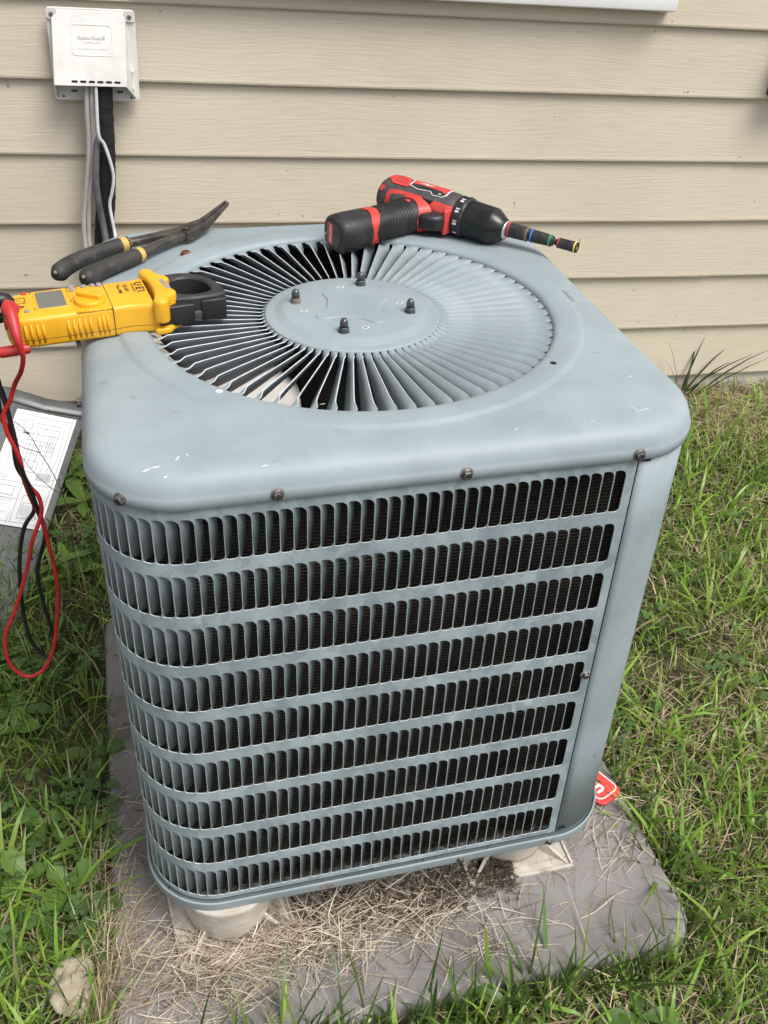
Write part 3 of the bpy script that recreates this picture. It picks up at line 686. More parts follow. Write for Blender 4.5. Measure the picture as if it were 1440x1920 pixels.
def build_lines():
    g1 = [(-.379, 1.045, .93), (-.381, 1.036, .896), (-.386, 1.030, .841), (-.389, 1.030, .769), (-.396, 1.030, .713), (-.406, 1.028, .656), (-.416, 1.026, .597), (-.417, 1.02, .536), (-.412, .99, .40), (-.40, .92, .2), (-.38, .75, .1)]
    g2 = [(-.369, 1.045, .93), (-.371, 1.036, .896), (-.375, 1.030, .841), (-.379, 1.030, .769), (-.386, 1.030, .713), (-.397, 1.028, .656), (-.405, 1.026, .597), (-.408, 1.02, .536), (-.403, .99, .40), (-.39, .92, .2), (-.37, .75, .1)]
    cable('cable', g1, .0052, 'greycable', 'pale grey cable hanging from the hood, outermost from the black pipe')
    cable('cable', g2, .0052, 'greycable', 'pale grey cable hanging from the hood, next to the black pipe')
    f = [(-.349, 1.052, .93), (-.351, 1.045, .893), (-.354, 1.045, .837), (-.356, 1.045, .765), (-.359, 1.043, .709), (-.364, 1.043, .651), (-.372, 1.04, .591), (-.379, 1.035, .530), (-.385, 1.01, .40), (-.375, .93, .2), (-.35, .7, .1), (-.28, .4, .12)]
    P = catmull(f, 14); b = MB(); R = [.0205+.0016*noise.noise((i*.35, 0, 0))+.001*noise.noise((i*1.4, 3, 0)) for i in range(len(P))]
    b.tube(P, R, 16); o = tag(b.build('insulated_pipe', 'foam'), 'black foam insulated refrigerant pipe running down the siding', 'pipe')
    cable('cable', [(-.360, 1.066, .875), (-.364, 1.058, .82), (-.373, 1.026, .765), (-.381, 1.013, .699), (-.380, 1.01, .649), (-.372, 1.0, .574), (-.36, .9, .45), (-.34, .6, .3), (-.33, .38, .25)], .0072, 'darkcable', 'dark grey sheathed cable crossing in front of the black pipe')
    cable('wire', [(-.364, 1.02, .882), (-.367, 1.012, .816), (-.366, 1.010, .785), (-.357, 1.014, .768), (-.347, 1.012, .729), (-.344, 1.012, .699), (-.350, 1.012, .669), (-.357, 1.012, .641), (-.354, 1.005, .606), (-.350, .99, .57), (-.34, .9, .45), (-.32, .5, .35), (-.31, .36, .32)], .0036, 'whitewire', 'thin white wire kinked over the black pipe', 'wire')
build_lines()

# ------------------------------------------------------------------ removed service panel with its wiring diagram
def build_panel():
    Bp = Vector((-.5905, .5374, .0)); u = Vector((.24987, .91980, .30255)); w = Vector((-.94010, .15562, .30331)); n = Vector((.23190, -.36021, .90359))
    mw = Matrix(((-w.x, u.x, n.x, Bp.x), (-w.y, u.y, n.y, Bp.y), (-w.z, u.z, n.z, Bp.z), (0, 0, 0, 1)))   # local: x to the right, y up the panel, z out of its face
    r = tag(empty('service_panel', mw), 'removed grey sheet metal service panel leaning on the wall with a paper diagram', 'metal panel')
    b = MB(); rings = []
    sec = [(.014, -.018), (.0155, -.004), (.0150, 0), (.011, .0018), (0, .0022), (-.08, .0022), (-.135, .0018), (-.150, .0002)]
    for k in range(1, 8):
        a = rad(90*k/8); sec.append((-.150-.055*sin(a), -.055*(1-cos(a))+.0002))
    sec += [(-.205, -.056), (-.206, -.12), (-.206, -.2)]
    for y in (-.16, 0, .15, .3, .40, .50, .512):
        z = 0 if y < .5 else -.004
        rings.append([(x, y+(.018*(1-((x+.1)/.115)**2)*-1 if y > .49 else 0), zz+z) for x, zz in sec])
    b.loft(rings, False, False, 0, True, closed=False); o = b.build('sheet', 'galv', r); md = o.modifiers.new('t', 'SOLIDIFY'); md.thickness = .0014; md.offset = 1
    md = o.modifiers.new('crisp', 'EDGE_SPLIT'); md.split_angle = rad(40)
    b = MB(); rings = []
    for y, dz in ((.470, .0), (.472, .003), (.505, .004), (.508, -.004)):
        rings.append([(x, y-.018*(1-((x+.1)/.115)**2), zz+.0005+dz) for x, zz in sec[2:12]])
    b.loft(rings, False, False, 0, True, closed=False); b.build('top_flange', 'galv', r)
    # paper
    x0, x1, y0, y1 = -.134, .0005, .113, .440; b = MB(); V = []; F = []
    for i in range(9):
        for j in range(9):
            x = x0+(x1-x0)*i/8; y = y0+(y1-y0)*j/8+(.016*i/8-.006); V.append((x, y, .0062+.0004*noise.noise((x*40, y*30, 0))))
    for i in range(8):
        for j in range(8): F.append((i*9+j, (i+1)*9+j, (i+1)*9+j+1, i*9+j+1))
    pp = MB().add(V, F, 0, True).build('paper_diagram', 'paper', r)
    ln = MB()
    def seg(xa, ya, xb, yb, t=.0008, mi=0):
        d = Vector((xb-xa, yb-ya)); nn = Vector((-d.y, d.x)).normalized()*t/2
        f = lambda x, y: (x0+(x1-x0)*x+nn.x*0, y0+(y1-y0)*y+.016*x-.006, .0070)
        A, B_ = Vector(f(xa, ya)), Vector(f(xb, yb)); dd = (B_-A); m = Vector((-dd.y, dd.x, 0)).normalized()*t/2
        ln.add([A-m, B_-m, B_+m, A+m], [(0, 1, 2, 3)], mi)
    def rect(xa, ya, xb, yb, t=.0008):
        seg(xa, ya, xb, ya, t); seg(xb, ya, xb, yb, t); seg(xb, yb, xa, yb, t); seg(xa, yb, xa, ya, t)
    rect(.05, .03, .95, .96, .0007); seg(.05, .36, .95, .36); seg(.5, .03, .5, .36); rect(.58, .07, .86, .26); rect(.62, .10, .80, .20); seg(.05, .22, .5, .22); rect(.14, .25, .4, .32)
    for y in (.90, .86, .80, .74, .70): seg(.34, y, .80, y); 
    for x in (.34, .40, .46, .56, .70, .80): seg(x, random.uniform(.44, .55), x, random.uniform(.82, .92))
    rect(.34, .46, .62, .56); rect(.40, .50, .56, .62); rect(.60, .62, .78, .72); rect(.66, .66, .74, .80)
    rect(.10, .78, .22, .92); rect(.13, .80, .19, .90); rect(.26, .84, .32, .92); seg(.10, .74, .30, .70); seg(.10, .70, .32, .66)
    for i in range(26):
        y = .38+.012*i; seg(.08, y, random.uniform(.16, .28), y, .0009, 1)
    for i in range(14):
        y = .24-.012*i; seg(.10, y, random.uniform(.2, .44), y, .0008, 1)
    for i in range(10): seg(.6+.02*i, .11, .6+.02*i, .18, .0005)
    for i in range(12):
        y = .40+.006*i; seg(.66, y, .9, y, .0007, 1)
    seg(.86, .9, .90, .6, .0016, 1); seg(.90, .6, .84, .42, .0016, 1)
    ln.build('printed_wiring_lines', ['printline', 'printtone'], pp)
    for x, y in ((.006, .27), (.004, .05), (.006, .46)):
        b = MB(); b.revolve([(.0022, 0), (.0022, .0005)], 10); b.build('screw_hole', 'hole', r, T4((x, y, .0024)))
build_panel()

# ------------------------------------------------------------------ tools on the cover
ZL = .8462
def uroot(name, x, y, z, yaw=0, extra=None):
    return empty(name, MU @ T4((x, y, z)) @ Matrix.Rotation(yaw, 4, 'Z') @ (extra or Matrix()))
def build_meter():
    r = tag(uroot('clamp_meter', -.331, -.001, ZL-.0015, rad(9.5), Matrix.Rotation(rad(3.5), 4, 'X')), 'yellow digital clamp meter with black jaws lying across the cover edge', 'clamp meter')
    mm = lambda L: [Vector((x/1000, y/1000)) for x, y in L]
    body = mm([(-104, -20), (-100, -27), (-90, -31.5), (-70, -33), (-30, -33), (15, -33), (35, -31), (52, -33), (70, -38), (72, -38), (72, 43), (70, 43), (50, 38), (20, 39), (-30, 41), (-70, 40), (-92, 36), (-102, 27), (-106, 8), (-106, -8)])
    b = MB(); b.inflate(body, .001, .041, .006, 4, rb=.006); bd = b.build('body', 'yellow', r); smooth_by_angle(bd, 40)
    b = MB(); b.loft([[(p.x*1.0015, (p.y-4)*1.004+4, z) for p in [Vector((q.x, q.y)) for q in body]] for z in (.0205, .0212)], False, False, 0, False); b.build('case_seam', 'ink', bd)
    for xx in (18.5,):
        b = MB(); b.box((.0182, -.0336, .004), (.0190, .0395, .0413)); b.build('case_joint', 'ink', bd)
    for x in (-86, -79, -72, -65.5, -36, -29.5, -23, -16.5, -10, 0, 5.5, 11):
        for y in (-33.0, 40.5):
            b = MB(); b.tube([(x/1000, y/1000, .008), (x/1000, y/1000-(.0006 if y < 0 else -.0006), .02), (x/1000, y/1000, .033)], [.0012, .0019, .0012], 8); b.build('grip_rib', 'yellow', bd)
    # face
    b = MB(); b.inflate(rrect(-.0485, .009, .0185, .0235, .003, 4), .0405, .0420, .0006, 2); sc = b.build('screen_bezel', 'yellow', r)
    b = MB(); b.inflate(rrect(-.0485, .009, .0165, .0215, .0025, 4), .0415, .0424, .0003, 1); b.build('screen', 'lcd', sc)
    b = MB(); b.inflate(mm([(-27, 14), (-24, -32.6), (18, -32.6), (18, 14), (10, 22), (-18, 22)]), .039, .0416, .0008, 2); b.build('dial_recess', 'yellow', r)
    b = MB(); n = 72; rings = []
    for rr, z, k in ((.0185, .041, 0), (.0187, .0445, 1), (.0180, .0462, 1), (.0165, .0472, 0), (.001, .0474, 0)):
        rings.append([((rr-(.0012 if k and i % 3 == 0 else 0))*cos(2*pi*i/n)-.005, (rr-(.0012 if k and i % 3 == 0 else 0))*sin(2*pi*i/n)-.0085, z) for i in range(n)])
    b.loft(rings, False, True); dl = b.build('rotary_dial', 'yellow', r)
    b = MB(); b.inflate(rrect(0, 0, .0165, .0038, .0035, 5), .0465, .0535, .002, 3, rb=.0002); b.build('pointer', 'yellow', dl, T4((-.005, -.0085, 0)) @ Matrix.Rotation(rad(-38), 4, 'Z'))
    for (x, y, w, h, m) in ((-20, 35, 3.4, 2.6, 'greybutton'), (-20, 26.5, 3.4, 2.6, 'greybutton'), (-5, 32.5, 3.6, 3, 'greybutton'), (5.5, 32.5, 3.4, 3, 'greybutton'), (14, 32, 3.6, 4.4, 'greybutton'), (-77, 33, 3.2, 3, 'redbutton'), (-79, -14, 3.2, 3, 'greybutton')):
        b = MB(); b.inflate(rrect(0, 0, w/1000, h/1000, min(w, h)*.9/1000, 5), -.001, .0026, .0012, 3); b.build('button', m, r, T4((x/1000, y/1000, .0408)))
    up = lambda x, y, z=.0412: frame((x/1000, y/1000, z), (0, -1, 0), (1, 0, 0))
    text('brand_print', 'U E i', .0135, 'ink', r, up(60, 14), .0001, .0005, 1.0)
    b = MB(); b.inflate(rrect(0, 0, .0012, .0012, .0003, 1), 0, .0002, .0001, 1); b.build('red_dot_print', 'redink', r, up(64.5, 4.5, .0413))
    text('small_print', 'TEST INSTRUMENTS', .0026, 'ink', r, up(52.6, 14), .0001)
    text('model_print', 'DL369', .0070, 'ink', r, up(44, 15), .0001, .0001); text('rms_print', 'True RMS', .0062, 'ink', r, up(35.5, 14.5), .0001, .0001)
    b = MB()
    for x, y, w, h in ((-90, 16, .5, 7), (-78, 16, .5, 7), (-84, 23, 6, .5), (-84, 9, 6, .5), (-84, 16, 2, .5), (-87, 2, 2, 1.6), (-83, 0, 2.4, 2), (-86, -4, 3, .5), (-80, 12, .8, .8), (-87, 19, .8, .8), (-70, -10, .5, 3), (-70, 33, .5, 2.5), (-14.5, 32, .5, 3), (10, 32, .5, 3), (-26, 34, .5, 3), (-26, 26, .5, 3)):
        b.box(((x-w)/1000, (y-h)/1000, .0409), ((x+w)/1000, (y+h)/1000, .04125))
    for k in range(11):
        a = rad(20+14*k); b.box((-.005+.0222*cos(a)-.0008, -.0085+.0222*sin(a)-.0006, .0409), (-.005+.0222*cos(a)+.0008, -.0085+.0222*sin(a)+.0006, .0419))
    tag(b.build('face_print', 'ink', r), kind='stuff')
    # hand guard
    g = mm([(66, -41), (70, -47), (77, -49), (84, -45), (88, -34), (96, -28), (99, -22), (95, -12), (90, -6), (93, 6), (99, 14), (97, 22), (90, 28), (86, 36), (82, 46), (75, 49), (69, 46), (66, 40), (71, 24), (73, 0), (71, -24)])
    b = MB(); b.inflate(smooth_outline(g, 3), .018, .0495, .005, 4, rb=.003); gd = b.build('hand_guard', 'yellow', r)
    g2 = mm([(66, -40), (70, -45), (84, -44), (92, -36), (102, -30), (101, -24), (88, -22), (74, -20)]); b = MB(); b.inflate(smooth_outline(g2, 3), .001, .010, .003, 3); b.build('lower_guard', 'yellow', gd)
    b = MB(); b.inflate(rrect(0, 0, .0028, .0135, .0006, 2), 0, .0004, .0001, 1); st = b.build('serial_sticker', 'greybutton', gd, T4((.0895, .009-.012, .0494)) @ Matrix.Rotation(rad(9), 4, 'Z'))
    # jaws with an opening: two halves meeting at the nose
    outer = mm([(88, -24), (100, -27), (128, -30), (160, -26), (161, -8), (157, 10), (150, 24), (136, 36), (118, 43), (98, 42), (88, 38)])
    inner = mm([(95, 2), (101, -11), (116, -19), (135, -19), (146, -12), (146, 3), (139, 18), (126, 27), (110, 27), (98, 18)])
    po = [Vector(p) for p in smooth_outline(outer, 4)]; c = Vector((.122, .004)); n = 64
    def ray_hit(poly, ang):
        d = Vector((cos(ang), sin(ang))); best = 0
        for i in range(len(poly)):
            a, e = poly[i]-c, poly[(i+1) % len(poly)]-poly[i]; den = d.x*e.y-d.y*e.x
            if abs(den) < 1e-12: continue
            t = (a.x*e.y-a.y*e.x)/den; s = (a.x*d.y-a.y*d.x)/den
            if t > 0 and 0 <= s <= 1: best = max(best, t)
        return c+d*best
    pi_ = [Vector(p) for p in smooth_outline(inner, 4)]
    O_ = [ray_hit(po, 2*pi*i/n) for i in range(n)]; I_ = [ray_hit(pi_, 2*pi*i/n) for i in range(n)]
    def half(a0, a1, name):
        b = MB(); rings = []
        for k in range(a0, a1+1):
            o, i_ = O_[k % n], I_[k % n]; d = (o-i_).normalized()*.0018
            rings.append([(*i_, .008), (*o, .008), (*(o+d*0), .037), (*(o-d), .0395), (*(i_+d), .0395), (*i_, .037)])
        b.loft(rings, True, True, 0, False); return b.build(name, 'jaw', r)
    half(-6, 25, 'jaw'); half(25, 58, 'jaw')
    b = MB(); b.box((.128, -.0325, .006), (.1605, -.0215, .034), 0, .0015); b.box((.075, -.0375, .007), (.118, -.025, .034), 0, .002); b.build('jaw_clip', 'black_plastic', r)
    b = MB(); b.box((.116, -.0315, .008), (.130, -.026, .020), 0, .002); b.build('jaw_latch', 'drill_grey', r)
    b = MB(); b.inflate(smooth_outline(mm([(46, 36), (50, 44), (58, 48), (74, 46), (74, 36)]), 3), .014, .034, .003, 3); b.build('jaw_lever', 'black_plastic', r)
    b = MB(); b.inflate(rrect(0, 0, .003, .012, .001, 2), 0, .002, .0005, 1); b.build('base_stud', 'black_plastic', r, T4((-.0275, -.03, -.001)))
    # jacks at the end
    for y, m in ((-11, 'redbutton'), (12, 'black_plastic')):
        b = MB(); b.revolve([(.0058, 0), (.0058, .003), (.004, .003)], 16, org=(0, 0, 0), axis=(-1, 0, 0)); b.build('socket', m, r, T4((-.1045, y/1000, .026)))
    return r
MET = build_meter()
def build_leads():
    mi = MET.matrix_world
    P = lambda x, y, z: mi @ Vector((x/1000, y/1000, z/1000))
    # red lead: right-angle plug, then the long loop
    red = [(-.4490, -.070, .850), (-.4470, -.066, .828), (-.4530, -.054, .803), (-.466, -.032, .773), (-.476, -.030, .747), (-.485, -.030, .730), (-.484, -.034, .704), (-.475, -.036, .672), (-.473, -.034, .640), (-.468, -.030, .617), (-.459, -.030, .599), (-.459, -.034, .573), (-.475, -.038, .533), (-.489, -.034, .482), (-.515, -.030, .405), (-.537, -.030, .353), (-.539, -.030, .303), (-.528, -.030, .276), (-.512, -.030, .266), (-.492, -.030, .278), (-.476, -.030, .309), (-.465, -.030, .354), (-.453, -.030, .440), (-.456, -.028, .513), (-.460, -.026, .556), (-.469, -.022, .586), (-.474, -.026, .620), (-.476, -.028, .645), (-.480, -.026, .683), (-.487, -.026, .715), (-.500, -.028, .742), (-.53, -.03, .77), (-.60, -.03, .79), (-.68, -.02, .70), (-.72, 0, .40), (-.73, .03, .08), (-.74, .10, -.01), (-.78, .20, -.02)]
    r = tag(empty('test_lead', T4((-.4490, -.070, .850))), 'red test lead looping down from the yellow clamp meter', 'test lead', 'test leads hanging from the meter'); ri = r.matrix_world.inverted()
    def put(b, name, m):
        o = b.build(name, m); o.parent = r; o.matrix_parent_inverse = ri; smooth_by_angle(o, 50); return o
    b = MB(); b.tube(catmull(red, 8), .0030, 10); put(b, 'wire', 'red_rubber')
    b = MB(); top = P(-100, -11, 47); bot = Vector((-.4490, -.070, .850))
    b.tube([P(-88, -11, 44), P(-94, -11, 47), P(-99, -12, 50), P(-100, -19, 50), P(-98, -30, 46), (bot*.6+P(-98, -32, 40)*.4), bot, Vector((-.4472, -.067, .832))], [.004, .0078, .0086, .0088, .0076, .006, .0046, .0032], 14)
    put(b, 'plug', 'red_rubber')
    b = MB(); b.tube([P(-86, -30, 2), P(-100, -33, 3), P(-118, -32, 2), P(-121, -32, 2), P(-160, -30, 0)], [.0065, .0068, .0066, .0050, .0034], 14); put(b, 'probe_handle', 'red_rubber')
    # black lead
    blk = [tuple(P(-138, 14, 10)), (-.505, -.015, .82), (-.492, -.018, .785), (-.485, -.022, .764), (-.481, -.022, .734), (-.480, -.024, .692), (-.481, -.026, .650), (-.473, -.026, .622), (-.468, -.022, .576), (-.486, -.020, .542), (-.499, -.022, .488), (-.506, -.022, .415), (-.506, -.022, .353), (-.500, -.022, .321), (-.485, -.022, .297), (-.470, -.022, .313), (-.472, -.020, .349), (-.478, -.018, .411), (-.478, -.018, .464), (-.460, -.020, .527), (-.463, -.024, .566), (-.467, -.034, .612), (-.474, -.036, .650), (-.477, -.032, .70), (-.484, -.024, .755), (-.50, -.02, .79), (-.60, -.01, .80), (-.70, 0, .68), (-.745, .02, .35), (-.755, .05, .06), (-.77, .12, -.01), (-.83, .18, -.02)]
    r = tag(empty('test_lead', T4(P(-110, 12, 30))), 'black test lead looping down from the yellow clamp meter', 'test lead', 'test leads hanging from the meter'); ri = r.matrix_world.inverted()
    b = MB(); b.tube(catmull(blk, 8), .0030, 10); put(b, 'wire', 'black_rubber')
    b = MB(); b.tube([P(-92, 12, 42), P(-98, 12, 46), P(-104, 12, 48), P(-116, 12, 46), P(-132, 12, 38), P(-138, 14, 14)], [.005, .0085, .0092, .0095, .0075, .0035], 14); put(b, 'plug', 'black_rubber')
    b = MB(); b.tube([P(-103, 22, 20), P(-112, 20, 20), P(-114, 20, 20), P(-122, 18, 20), P(-124, 18, 20), P(-150, 12, 20)], [.006, .0066, .0058, .0066, .0056, .004], 12); put(b, 'strain_relief', 'black_rubber')
    b = MB(); b.box((-.515, -.03, .73), (-.487, -.022, .80), 0, .002); o = put(b, 'lead_tag', 'black_rubber')
build_leads()

def build_pliers():
    r = tag(uroot('pliers', -.19, .285, ZL-.003), 'long nose pliers with black dipped handles and yellow bands', 'pliers')
    O = Vector((-.19, .285, 0)); Q = lambda x, y, z: Vector((x, y, z))-O
    for nm, gp, mp in (('far', [(-.383, .164, .006), (-.365, .190, .010), (-.335, .216, .013), (-.305, .238, .014), (-.281, .253, .0145)], [(-.283, .252, .0145), (-.255, .264, .0145), (-.225, .278, .0145), (-.205, .287, .014)]),
                       ('near', [(-.345, .128, .012), (-.328, .152, .0125), (-.303, .176, .0125), (-.280, .197, .0125), (-.262, .215, .0125)], [(-.264, .213, .0125), (-.238, .243, .0125), (-.213, .268, .013), (-.196, .280, .013)])):
        P = catmull([Q(*p) for p in gp], 6); n = len(P)
        R = [.0130*(min(1, (.25+i*.38)))**.5*(1-.22*(i/(n-1))) if i < 3 else .0130*(1-.22*(i/(n-1))) for i in range(n)]
        b = MB(); b.tube(P, R, 16); b.v = [(x, y, .0 + (z)*1.0) for x, y, z in b.v]; g = b.build('handle_grip', 'grip', r)
        d = (P[0]-P[3]).normalized()
        b = MB(); c = P[0]-d*.001+Vector((.001, -.002, .006)); b.revolve([(.0030, -.0006), (.0026, .0010), (.001, .0013)], 6, org=c+d*.0014, axis=d+Vector((0, -.5, .5))); b.build('worn_spot', 'worn', g)
        b = MB(); b.tube(P[-4:], [R[-4]*1.02, R[-3]*1.03, R[-2]*1.02, R[-1]*.95], 16); b.tube([P[-1], P[-1]+(P[-1]-P[-2])*.6], [R[-1]*.95, R[-1]*.7], 16); b.build('grip_band', 'band_gold', r)
        # steel shank, flat sided
        S = catmull([Q(*p) for p in mp], 6); rings = []
        for i, p in enumerate(S):
            t = (S[min(i+1, len(S)-1)]-S[max(i-1, 0)]).normalized(); s = Vector((-t.y, t.x, 0)).normalized(); f = i/(len(S)-1); w = .0062+.004*f; h = .0058
            rings.append([p+s*w*a+Vector((0, 0, h*c_)) for a, c_ in ((-1, -.6), (-.6, -1), (.6, -1), (1, -.6), (1, .6), (.6, 1), (-.6, 1), (-1, .6))])
        b = MB(); b.loft(rings, True, True, 0, False); smooth_by_angle(b.build('shank', 'plier', r), 50)
    # joint and the two jaws
    A, Bq, Tq = Q(-.203, .278, .0135), Q(-.165, .312, .0165), Q(-.1215, .3665, .0300)
    t1 = (Bq-A).normalized(); t2 = (Tq-Bq).normalized(); s = Vector((-t1.y, t1.x, 0)).normalized()
    for sg in (-1, 1):
        rings = []
        for p, w0, w1, h in ((A, .0, .0135, .0068), (A+t1*.012, .0004, .0150, .0070), (A+t1*.028, .0004, .0125, .0066), (Bq, .0005, .0095, .0058), (Bq+t2*.03, .0006, .0068, .0042), (Tq-t2*.003, .0012, .0042, .0026), (Tq, .0014, .0032, .0018)):
            a, c_ = (w0, w1) if sg > 0 else (-w1, -w0)
            zo = Vector((0, 0, .0006*sg))
            rings.append([p+zo+s*a-Vector((0, 0, h)), p+zo+s*c_-Vector((0, 0, h)), p+zo+s*c_*1.0+Vector((0, 0, h*.7)), p+zo+s*(c_*.8+a*.2)+Vector((0, 0, h)), p+zo+s*(a*.8+c_*.2)+Vector((0, 0, h)), p+zo+s*a+Vector((0, 0, h*.8))])
        b = MB(); b.loft(rings, True, True, 0, False); smooth_by_angle(b.build('jaw', 'plier', r), 40)
    b = MB(); c = A+t1*.012; b.revolve([(.0068, 0), (.0068, .0008), (.0055, .0014)], 18, org=c+Vector((0, 0, .0068))); b.build('pivot_rivet', 'plier', r)
    b = MB(); b.tube([Q(-.262, .232, .014), Q(-.245, .246, .016), Q(-.232, .250, .018)], .0009, 6); b.build('return_spring', 'steel', r)
build_pliers()

def build_drill():
    SC = 1.1152; L = MU @ T4((.197, .2982, .8427+.032)) @ (Matrix.Rotation(rad(-51.3214), 4, 'Z') @ Matrix.Rotation(rad(3.1734), 4, 'Y') @ Matrix.Rotation(rad(3.0804), 4, 'X')) @ Matrix.Scale(SC, 4)
    r = tag(empty('cordless_drill', L), 'red and black cordless drill lying on its side on the condenser cover', 'drill')
    mm = .001; YC = lambda x: -.003+.07*x; RY, RZ = .031, .0285
    def body_k(x):   # profile factor along the barrel
        if x < -.058: return sqrt(max(.0, 1-((-.058-x)/.020)**2))*.35+.65 if x > -.0775 else .65
        if x > .036: return 1-(x-.036)/.012*.10
        return 1
    def surf(x, ph, off=0):
        k = body_k(x); return Vector((x, YC(x)+(RY*k+off)*cos(ph), (RZ*k+off)*sin(ph)))
    b = MB(); rings = []
    for x in (-.0775, -.0765, -.074, -.070, -.064, -.058, -.04, -.02, 0, .02, .036, .042, .0475):
        rings.append([surf(x, 2*pi*i/48) for i in range(48)])
    b.loft(rings, True, True); bd = b.build('motor_housing', 'drill_grey', r); smooth_by_angle(bd, 45)
    def patch(name, pts, m, off=.0012, seg=1, par=r, mats=None):
        out = [Vector((x*mm, rad(p if p >= 0 else p+360)*.03)) for x, p in pts]
        if seg > 1: out = smooth_outline(out, seg)
        n = len(out); xs = [p.x for p in out]; ys = [p.y for p in out]; dense = []
        for i in range(n):
            a, c = out[i], out[(i+1) % n]; k = max(1, int((c-a).length/.004))
            dense += [a+(c-a)*j/k for j in range(k)]
        out = dense; n = len(out); inside = []
        x = min(xs)+.002
        def inpoly(q):
            c = False
            for i in range(n):
                a, d = out[i], out[i-1]
                if (a.y > q.y) != (d.y > q.y) and q.x < (d.x-a.x)*(q.y-a.y)/(d.y-a.y)+a.x: c = not c
            return c
        while x < max(xs):
            y = min(ys)+.002
            while y < max(ys):
                q = Vector((x, y))
                if inpoly(q) and min((q-p).length for p in out) > .0016: inside.append(q)
                y += .004
            x += .004
        vs, es, fs, *_ = delaunay_2d_cdt(out+inside, [(i, (i+1) % n) for i in range(n)], [], 1, 1e-6)
        V = [surf(v.x, v.y/.03, off) for v in vs]; F = [tuple(f) for f in fs]; m0 = len(V)
        V += [surf(v.x, v.y/.03, -.0006) for v in out]; V += [surf(v.x, v.y/.03, off) for v in out]
        for i in range(n): F.append((m0+i, m0+(i+1) % n, m0+n+(i+1) % n, m0+n+i))
        o = MB().add(V, F, 0, True).build(name, m, par); smooth_by_angle(o, 40); return o
    patch('red_shell', [(-57, 186), (-56.5, 151), (-53, 138), (-42, 134), (-15, 133), (-1, 133), (4, 146), (15, 147), (18, 134), (41, 136), (46.5, 132), (47, 151), (47, 185), (47, 222), (24, 222), (38, 205), (40, 184), (37, 170), (28, 165), (17, 170), (10, 190), (6, 215), (-14, 215), (-20, 195), (-38, 190)], 'drill_red', .0016)
    patch('side_panel', [(-49, 150), (-41, 145), (-11, 140), (-9, 147), (-15, 156), (-32, 168), (-48, 172)], 'drill_grey', .0024)
    vent = patch('vent_panel', [(-69, 100), (-68, 78), (-46, 70), (-38, 78), (-30, 112), (-33, 119), (-56, 119), (-62, 110)], 'drill_red', .0016)
    for p in (86, 96, 107):
        patch('vent_slot', [(-58+(p-86)*.12, p-2.5), (-40+(p-86)*.2, p-2.5), (-39+(p-86)*.2, p+1.5), (-57+(p-86)*.12, p+1.5)], 'ring_red', .0020, par=vent)
    patch('vent_disc', [(-68+4.5*cos(rad(a)), 139+10*sin(rad(a))) for a in range(0, 360, 40)], 'drill_red', .0012)
    lab = patch('side_label', [(-33, 74), (-10, 70), (27, 68), (30, 108), (25, 119), (10, 121), (4, 111), (-16, 116), (-31, 109)], 'whiteink', .0012)
    patch('label_red', [(-31.5, 76), (-10, 72), (26, 70), (28.5, 106), (18, 99), (-14, 97), (-29, 100)], 'drill_red', .0016, par=lab)
    patch('label_black', [(-28.5, 101), (-14, 98), (18, 100), (28.5, 107.5), (24.5, 117.5), (10.5, 119), (4.5, 109.3), (-16, 114), (-29.5, 107.5)], 'drill_black', .0016, par=lab)
    patch('label_lightning', [(-22, 92), (-8, 85), (-11, 89), (4, 86), (-10, 95), (-8, 91)], 'whiteink', .0020, par=lab)
    patch('label_badge', [(20+3*cos(rad(a)), 112.5+4*sin(rad(a))) for a in range(0, 360, 45)], 'greybutton', .0021, par=lab)
    patch('lens_notch', [(-1, 133), (4, 146), (15, 147), (18, 134), (14, 137), (4, 136)], 'hole', .0018)
    for x, p in ((36, 143), (52, 0)):
        if p: patch('shell_screw', [(x+2*cos(rad(a)), p+4*sin(rad(a))) for a in range(0, 360, 40)], 'ring_red', .0022)
    for x, p in ((43, 166), (43.5, 190)): patch('arrow_mark', [(x-1.6, p-9), (x+1.4, p-5), (x+1.5, p+7), (x-1, p+9)], 'ring_red', .0021)
    # handle, band and battery: superellipse sections along the handle axis
    H0, H1 = Vector((-.004, -.030, -.001)), Vector((-.041, -.170, 0)); ax = (H1-H0).normalized(); side = Vector((0, 0, 1)).cross(ax).normalized(); up = Vector((0, 0, 1))
    def sec(t, wx, wz, n=40, e=2.7, zig=0):
        out = []
        for i in range(n):
            a = 2*pi*i/n; c, s = cos(a), sin(a)
            zz = zig*(abs(((i/n)*4) % 2-1)-.5) if zig else 0
            out.append(H0+ax*(t+zz)+side*(wx*math.copysign(abs(c)**(2/e), c))+up*(wz*math.copysign(abs(s)**(2/e), s)))
        return out
    b = MB(); b.loft([sec(0, .030, .022), sec(.012, .027, .0215), sec(.03, .0245, .0210), sec(.06, .0240, .0212), sec(.092, .0245, .0218)], True, True); smooth_by_angle(b.build('handle_grip', 'drill_black', r), 50)
    for k in range(13):
        t = .026+.005*k; w = .0248+.0004*abs(k-5)/5; b = MB()
        pts = [p for i, p in enumerate(sec(t, w, .0216)) if 2 <= i <= 20 or True]
        pts.append(pts[0]); b.tube(pts, .00032, 5, caps=False); b.build('grip_rib', 'drill_black', r)
    b = MB(); b.loft([sec(.0, .0312, .0232), sec(.010, .0284, .0228), sec(.017, .0268, .0224, zig=.012)], True, False); smooth_by_angle(b.build('handle_collar', 'drill_red', r), 50)
    b = MB(); b.loft([sec(.084, .0256, .0226, zig=.016), sec(.098, .0262, .0232, zig=.016)], True, True); smooth_by_angle(b.build('zigzag_band', 'drill_red', r), 50)
